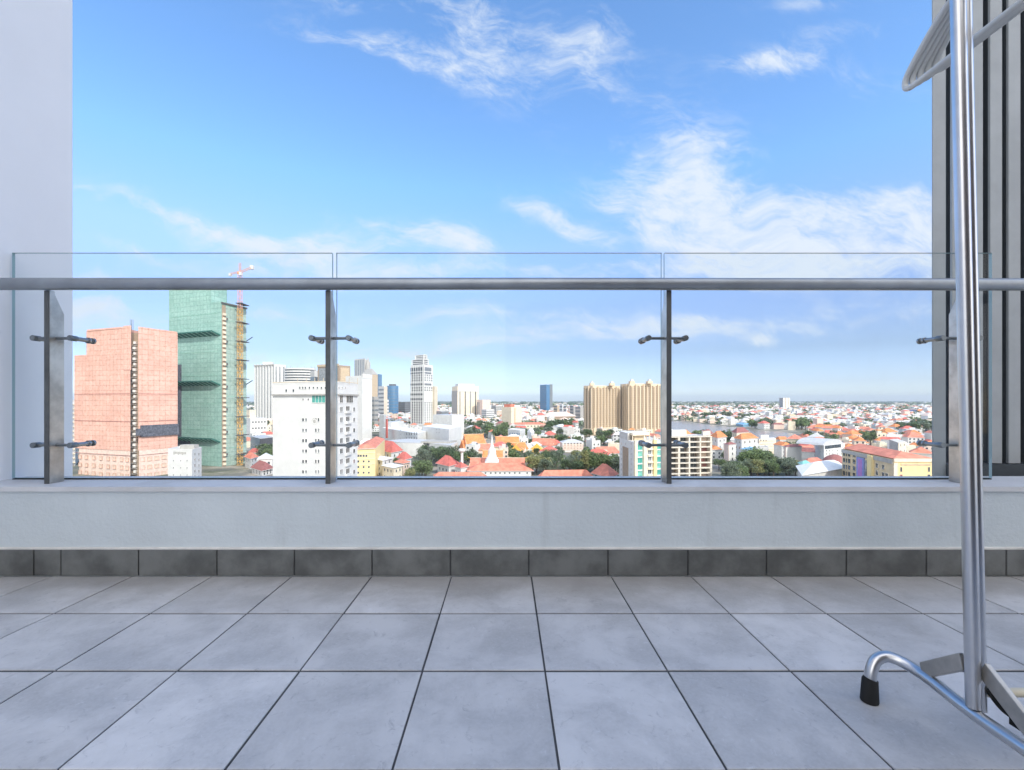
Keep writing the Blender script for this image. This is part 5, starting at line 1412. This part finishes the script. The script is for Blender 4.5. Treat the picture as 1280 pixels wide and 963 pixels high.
def patch(px0, px1, d0, d1, n, h0, h1, leaves, kinds=('broad',), force=False, wid=1.0):
    for _ in range(n):
        for tr in range(14):
            px, d = random.uniform(px0, px1), random.uniform(d0, d1); p = pt(px, d)
            if (force or free(p.x, p.y, 1.0)) and not in_river(p.x, p.y, 2) and all(math.hypot(a - p.x, c - p.y) > q * .55 for a, c, q in TPOS):
                h = random.uniform(h0, h1); plant(px, d, h, random.choice(leaves), random.choice(kinds), wid); TPOS.append((p.x, p.y, h * .45)); break


# clumps named by where they stand (photo bearing, distance in metres)
patch(527, 574, 325, 350, 9, 11, 14, ['leaf1', 'leaf1', 'leaf4', 'leaf2'])
patch(518, 545, 275, 292, 4, 10.5, 13, ['leaf2', 'leaf2', 'leaf4'])
patch(506, 515, 270, 278, 2, 7, 9, ['leaf3', 'leaf2'])
patch(585, 637, 560, 640, 16, 12, 17, ['leaf1', 'leaf2', 'leaf4'])
patch(636, 662, 560, 640, 7, 10, 14, ['leaf1', 'leaf2'])
patch(622, 637, 385, 405, 3, 9, 11, ['leaf1', 'leaf2'])
patch(636, 655, 312, 330, 4, 7, 9, ['leaf1', 'leaf1', 'leaf4'])
patch(579, 604, 330, 350, 6, 8, 11, ['leaf1', 'leaf2', 'leaf4'], ('broad', 'palm'))
patch(601, 610, 286, 291, 1, 6.6, 7.2, ['leaf4'], force=True)
patch(657, 684, 288, 330, 11, 8, 13, ['leaf1', 'leaf4', 'leaf2', 'leaf3'], ('broad', 'broad', 'palm'))
patch(684, 728, 283, 318, 15, 8, 12, ['leaf4', 'leaf1', 'leaf2', 'leaf3'], ('broad', 'palm', 'palm', 'tall'))
patch(729, 741, 292, 306, 4, 15, 18.5, ['leaf2', 'leaf3', 'leaf2'], ('tall',), wid=1.15)
patch(743, 774, 286, 308, 9, 9, 13, ['leaf2', 'leaf4', 'leaf1', 'leaf3'])
patch(668, 700, 560, 640, 9, 11, 15, ['leaf1', 'leaf2', 'leaf4'])
patch(683, 722, 700, 860, 12, 11, 17, ['leaf1', 'leaf2'])
patch(700, 776, 575, 612, 16, 8, 12, ['leaf2', 'leaf1', 'leaf4'])
patch(446, 464, 600, 740, 7, 16, 22, ['leaf1', 'leaf4'])
patch(640, 700, 330, 380, 12, 8, 12, ['leaf1', 'leaf4', 'leaf2'])
patch(690, 740, 318, 360, 10, 8, 12, ['leaf4', 'leaf2', 'leaf3'], ('broad', 'palm'))
patch(640, 776, 420, 560, 22, 8, 12, ['leaf1', 'leaf2', 'leaf4'])
patch(527, 580, 350, 372, 8, 9, 12, ['leaf1', 'leaf2', 'leaf4'])
patch(600, 640, 640, 760, 8, 11, 15, ['leaf1', 'leaf2'])
patch(484, 506, 272, 330, 5, 6, 9, ['leaf2', 'leaf3'])
patch(1010, 1050, 420, 560, 8, 9, 13, ['leaf1', 'leaf2', 'leaf4'])
patch(905, 1000, 330, 470, 10, 8, 11, ['leaf1', 'leaf2', 'leaf4'])
patch(838, 1010, 770, 1050, 20, 9, 14, ['leaf1', 'leaf4', 'leaf2'])
patch(324, 341, 345, 385, 6, 10, 13, ['leaf1', 'leaf4', 'leaf2'])
patch(448, 470, 380, 520, 5, 9, 13, ['leaf1', 'leaf4'])
patch(890, 918, 262, 285, 6, 10, 12.5, ['leaf4', 'leaf4', 'leaf1'])
patch(906, 942, 258, 288, 9, 9, 12.5, ['leaf3', 'leaf3', 'leaf4', 'leaf2'])
patch(928, 958, 290, 312, 7, 13, 16, ['leaf1', 'leaf2', 'leaf2'])
patch(944, 1000, 258, 296, 14, 8, 12, ['leaf3', 'leaf4', 'leaf2', 'leaf4'])
patch(898, 906, 300, 330, 2, 8, 9, ['leaf2'])
patch(902, 915, 455, 490, 4, 13, 17, ['leaf1', 'leaf2'], ('broad', 'palm'))
patch(870, 882, 470, 520, 3, 13, 16, ['leaf1', 'leaf2'])
patch(1075, 1105, 480, 560, 6, 11, 15, ['leaf1', 'leaf2'])
patch(865, 912, 1080, 1230, 17, 14, 21, ['leaf1', 'leaf1', 'leaf4'])
patch(925, 955, 1050, 1200, 11, 13, 19, ['leaf1', 'leaf4'])
patch(953, 990, 800, 930, 12, 11, 16, ['leaf1', 'leaf4', 'leaf2'])
patch(994, 1012, 730, 830, 8, 14, 19, ['leaf1', 'leaf1', 'leaf2'])
patch(1017, 1055, 655, 760, 13, 9, 13, ['leaf1', 'leaf2', 'leaf4'])
patch(1060, 1085, 640, 720, 6, 9, 14, ['leaf1', 'leaf4'])
patch(1119, 1145, 640, 700, 9, 13, 17, ['leaf1', 'leaf1', 'leaf4'], wid=1.3)
patch(1144, 1170, 690, 760, 8, 14, 19, ['leaf1', 'leaf4'], wid=1.3)
patch(1124, 1146, 515, 575, 6, 8, 11, ['leaf2', 'leaf2', 'leaf1'])

# ------------------------------------------------------------------ houses
WALLC = [('white', 'white'), ('white2', 'off white'), ('cream', 'cream'), ('pink', 'pinkish')]
ROOFC = [('coral', 'coral'), ('orange', 'orange'), ('red', 'red'), ('maroon', 'maroon'), ('roofgrey', 'grey'), ('roofwhite', 'white'), ('teal', 'teal'), ('roofblue', 'light blue')]
HV = {}


def house_variant(i, wall, roof, flat_):
    key = (i, wall, roof, flat_)
    if key in HV: return HV[key]
    w, dp, h = [(9, 12, 8), (12, 10, 7), (7, 14, 11), (14, 12, 10), (10, 9, 6), (16, 10, 8), (8, 10, 13)][i]
    ft = [(-w / 2, -dp / 2), (w / 2, -dp / 2), (w / 2, dp / 2), (-w / 2, dp / 2)]
    wb = MB(); wb.prism(ft, 0, h, wall)
    fl = 3.2
    rb = MB()
    if flat_:
        for (x0, x1, y0, y1) in ((-w / 2, w / 2, -dp / 2, -dp / 2 + .3), (-w / 2, w / 2, dp / 2 - .3, dp / 2), (-w / 2, -w / 2 + .3, -dp / 2 + .302, dp / 2 - .302), (w / 2 - .3, w / 2, -dp / 2 + .302, dp / 2 - .302)):
            rb.box(x0, x1, y0, y1, h + .003, h + .9, wall)
        rb.box(-w / 2 + .4, w / 2 - .4, -dp / 2 + .4, dp / 2 - .4, h + .003, h + .1, roof)
        rb.box(-w * .15, w * .25, 0, dp * .3, h + .1, h + 2.6, wall)
        rb.tube([(w * .36, dp * .2, h + .1), (w * .36, dp * .2, h + 1.9)], .8, 'steel', 8); rb.box(-w * .4, -w * .22, -dp * .3, -dp * .1, h + .1, h + 1.0, 'grey')
    else: rb.hip(ft, h + .01, min(w, dp) * .34, roof, .8, .85 if i % 2 else .35)
    wins = []
    n = max(2, int(w / 3.2))
    for j in range(int(h / fl)):
        for q in range(n): wins.append((-w / 2 + w * (q + .5) / n, -dp / 2, j * fl + 1.8))
    one = MB()
    for src in (wb, rb):
        o0 = len(one.v); one.v += src.v
        for f, m_ in zip(src.f, src.m): one.f.append([a + o0 for a in f]); one.m.append(one.mi(src.mats[m_])); one.smooth.append(False)
    for (x, y, z) in wins: one.box(x - .7, x + .7, y - .06, y - .005, z - .7, z + .8, 'win')
    HV[key] = (wb.mesh('wall'), rb.mesh('roof'), wins, one.mesh('house'), h + (1 if flat_ else min(w, dp) * .34), max(w, dp) / 2)
    return HV[key]


HL = []
HPOS = []
def hidden(px, d, topy):
    if topy > 600: return True
    for o in OCC:
        if o[0] - 1 < px < o[1] + 1 and o[2] < d and o[3] < topy + 1: return True
    return False


def add_house(px, d, roofs=None, walls=None, flat_p=.45, force=False):
    p = pt(px, d)
    wl = random.choice(walls or WALLC[:2] * 3 + WALLC); flat_ = random.random() < flat_p
    if flat_: rf = random.choice(ROOFC[4:6] * 3 + ROOFC[6:])
    else: rf = random.choice(roofs or ROOFC[:3] * 3 + ROOFC[3:6])
    i = random.randrange(7)
    wb, rb, wins, one, H, rad = house_variant(i, wl[0], rf[0], flat_)
    rad *= .85
    if not force:
        if not free(p.x, p.y, rad): return False
        if any(abs(a - p.x) < q + rad and abs(c - p.y) < q + rad for a, c, q in HPOS): return False
        if any(math.hypot(a - p.x, c - p.y) < rad * .7 for a, c, q in TPOS): return False
        if d < 335 and (500 < px < 832 or 888 < px < 1004): return False
        if d < 262: return False
        if 474 < px < 584 and d < 640: return False
        if 636 < px < 776 and 300 < d < 420 and random.random() < .75: return False
        if 838 < px < 1015 and d < 720 and VY - (H - EYE) * FPX / d < 541: return False
        if hidden(px, d, VY - (H - EYE) * FPX / d): return False
    HPOS.append((p.x, p.y, rad)); rz = random.choice((0, .35, -.4, .8, 1.2)) + random.uniform(-.1, .1)
    if d < 620:
        r = thing('house', (p.x, p.y, 0), 'x', 'house'); r.rotation_euler = (0, 0, rz)
        for n_, me in (('wall', wb), ('roof', rb)):
            o = bpy.data.objects.new(n_, me); COL.objects.link(o); o.parent = r
        wm_ = window_mesh(1.4, 1.6, 'win', 'frame', .08, 0)
        for (x, y, z) in wins[:14]:
            o = bpy.data.objects.new('window', wm_); COL.objects.link(o); o.parent = r; o.location = (x, y, z)
    else:
        r = bpy.data.objects.new('house', one); COL.objects.link(r); r.location = (p.x, p.y, 0); r.rotation_euler = (0, 0, rz); tag(r, 'x', 'house')
    kind_ = ('tall ' if H > 12 else '') + f"{wl[1]} house with {'a flat ' if flat_ else 'a hipped '}{rf[1]} roof"
    HL.append((r, px, d, kind_))
    return True


# left strip past the green tower
for px, d in ((312, 560), (322, 520), (333, 540), (309, 470), (318, 440), (330, 420), (312, 385), (322, 372), (336, 395), (311, 330), (318, 312), (332, 318), (313, 288), (325, 284), (337, 292), (310, 640), (327, 660), (336, 610)):
    add_house(px, d, flat_p=.4)
n = 0
OR_ = ROOFC[:2] * 3 + ROOFC[2:3]
for _ in range(2600):                      # the quarter this side of the river
    if len(HL) > 175: break
    px, py = random.uniform(440, 1166), random.uniform(533, 603)
    add_house(px, gd(py) * random.uniform(.97, 1.03), flat_p=.42)
k0 = len(HL)
for _ in range(900):                       # terracotta roofed rows by the river mouth
    if len(HL) > k0 + 48: break
    px, py = random.uniform(1005, 1112), random.uniform(541, 553)
    if py < 541 + (px - 1005) * .05: continue
    add_house(px, gd(py), OR_, WALLC[:3], .05)
for _ in range(1500):                      # nearest houses across the water
    if len(HL) > 292: break
    px, py = random.uniform(838, 1168), random.uniform(522, 546); q_ = pt(px, gd(py))
    if in_river(q_.x, q_.y, 75): continue
    add_house(px, gd(py), flat_p=.5)

# ------------------------------------------------------------------ labels for houses and trees
ORD = ['', 'second', 'third', 'fourth', 'fifth', 'sixth', 'seventh', 'eighth', 'ninth', 'tenth', 'eleventh', 'twelfth', 'thirteenth', 'fourteenth', 'fifteenth']
def landmark(px, d):
    best = None
    for ph, lp, ld in LAND:
        s = abs(lp - px) + 26 * abs(math.log(ld / d)) * 2
        if best is None or s < best[0]: best = (s, ph, lp, ld)
    _, ph, lp, ld = best
    return ('beyond ' if d > ld * 1.08 else 'before ' if d < ld * .92 else 'beside ') + ph


for lst, grp in ((TLIST, 'trees of the city'), (HL, 'houses of the city')):
    by = {}
    for r, px, d, look in lst: by.setdefault(f"{look} {landmark(px, d)}", []).append((d, r))
    for base, rs in by.items():
        rs.sort(key=lambda q: q[0])
        for i, (d, r) in enumerate(rs):
            lb = base if len(rs) == 1 else (('front ' if i == 0 else ORD[min(i, 14)] + ' nearest ') + base)
            if len(lb.split()) > 16: lb = lb.replace('house with a ', 'house, ').replace('the second sand coloured slab', 'the second sand slab')
            if len(lb.split()) > 16: lb = lb.replace(' nearest', '')
            r['label'] = lb
            r['group'] = grp

# ------------------------------------------------------------------ the far city: what nobody could count
b = MB()
rr_ = random.Random(5)
fw = ['white', 'white2', 'white', 'cream', 'pink', 'white2', 'lgrey']
fr_ = ['coral', 'red', 'roofgrey', 'roofwhite', 'roofgrey', 'white2', 'maroon', 'pink', 'tan', 'lgrey']
placed = 0
for it_ in range(80000):
    if placed > 17500: break
    mode_ = it_ % 5
    py = 503.2 + 30 * rr_.random() ** 1.5; d = gd(py)
    if mode_ == 4: d = rr_.uniform(70, 1100)
    if d > 12500: continue
    px = rr_.uniform(-350, 1750) if it_ % 2 else rr_.uniform(440, 1176)
    out_ = px > 1176 or px < 84
    if d < 760 and not out_ and d > 215: continue
    if mode_ != 4 and d < 760: continue
    if not out_ and 250 < d:
        if px > 838 and d < 1150:
            if rr_.random() < .5: continue
        if px < 838 and d < 900: continue
    x, y = (px - VX) / FPX * d, d
    if in_river(x, y, 25): continue
    s = max(1, d / 1500) ** .75
    w, dp, h = rr_.uniform(8, 17) * s, rr_.uniform(8, 15) * s, rr_.uniform(4, 11) * (1.0 if rr_.random() < .93 else 1.8)
    if any(abs(o[4] - x) < o[6] + w and abs(o[5] - y) < o[6] + dp for o in OCC): continue
    if d < 260 and not out_ and d > 5.5 * (44 - h): continue
    if out_ and d < 1500 and any(abs(q_[0] - x) < q_[2] + w and abs(q_[1] - y) < q_[2] + dp for q_ in HPOS): continue
    a = rr_.uniform(-.5, .5); ca, sa = math.cos(a), math.sin(a)
    ft = [(x + i * w / 2 * ca - j * dp / 2 * sa, y + i * w / 2 * sa + j * dp / 2 * ca) for i, j in ((-1, -1), (1, -1), (1, 1), (-1, 1))]
    m_ = rr_.choice(fw); rf = rr_.choice(fr_)
    if rr_.random() < .45 and d < 3500:
        n4 = len(b.v); b.idx([(p[0], p[1], 0) for p in ft] + [(p[0], p[1], h) for p in ft], [[0, 1, 5, 4], [1, 2, 6, 5], [2, 3, 7, 6], [3, 0, 4, 7]], m_)
        b.hip(ft, h + .01, min(w, dp) * .32, rf, .6, .7, 'white2')
    else: b.idx([(p[0], p[1], 0) for p in ft] + [(p[0], p[1], h) for p in ft], [[0, 1, 5, 4], [1, 2, 6, 5], [2, 3, 7, 6], [3, 0, 4, 7]], m_); b.idx([(p[0], p[1], h) for p in ft], [[0, 1, 2, 3]], rf)
    placed += 1
o = b.build('distant_houses'); struct(o, 'stuff')
b = MB(); random.seed(77)
for it_ in range(8600):
    py = 503.0 + 30 * rr_.random() ** 1.7; d = gd(py)
    px = rr_.uniform(-350, 1750)
    if it_ % 5 == 4: d = rr_.uniform(70, 800) if (px > 1176 or px < 84) else rr_.uniform(70, 205)
    elif d < 600: continue
    if d > 13500: continue
    x, y = (px - VX) / FPX * d, d
    if in_river(x, y, 10): continue
    if any(math.hypot(o[4] - x, o[5] - y) < o[6] + 6 for o in OCC): continue
    s = max(1, d / 1500) ** .8; w = rr_.uniform(6, 15) * s * (1.6 if d > 3500 else 1); h = rr_.uniform(6, 13) * min(s, 1.5)
    leaf_quads(b, Vector((x, y, h * .55)), w * (.6 if d < 600 else 1), 110 if d < 600 else 34 if d < 2500 else 18, max(.9 if d < 600 else 1.6, w * (.12 if d < 600 else .30)), rr_.choice(['leaf1', 'leaf1', 'leaf4', 'leaf2']), h * .5 / w)
o = b.build('distant_trees'); struct(o, 'stuff')

# ------------------------------------------------------------------ haze
hm = bpy.data.materials.new('haze'); hm.use_nodes = True
t_ = hm.node_tree; t_.nodes.clear()
pv = t_.nodes.new('ShaderNodeVolumePrincipled'); pv.inputs['Color'].default_value = (.80, .88, 1.0, 1); pv.inputs['Density'].default_value = HAZE_D = 5.5e-5
pv.inputs['Anisotropy'].default_value = .2
ou = t_.nodes.new('ShaderNodeOutputMaterial'); t_.links.new(pv.outputs[0], ou.inputs['Volume'])
b = MB(); b.box(-16500, 16500, -450, 15900, -1, 205, hm)
o = b.build('haze'); struct(o, 'stuff')
hm.cycles.homogeneous_volume = True
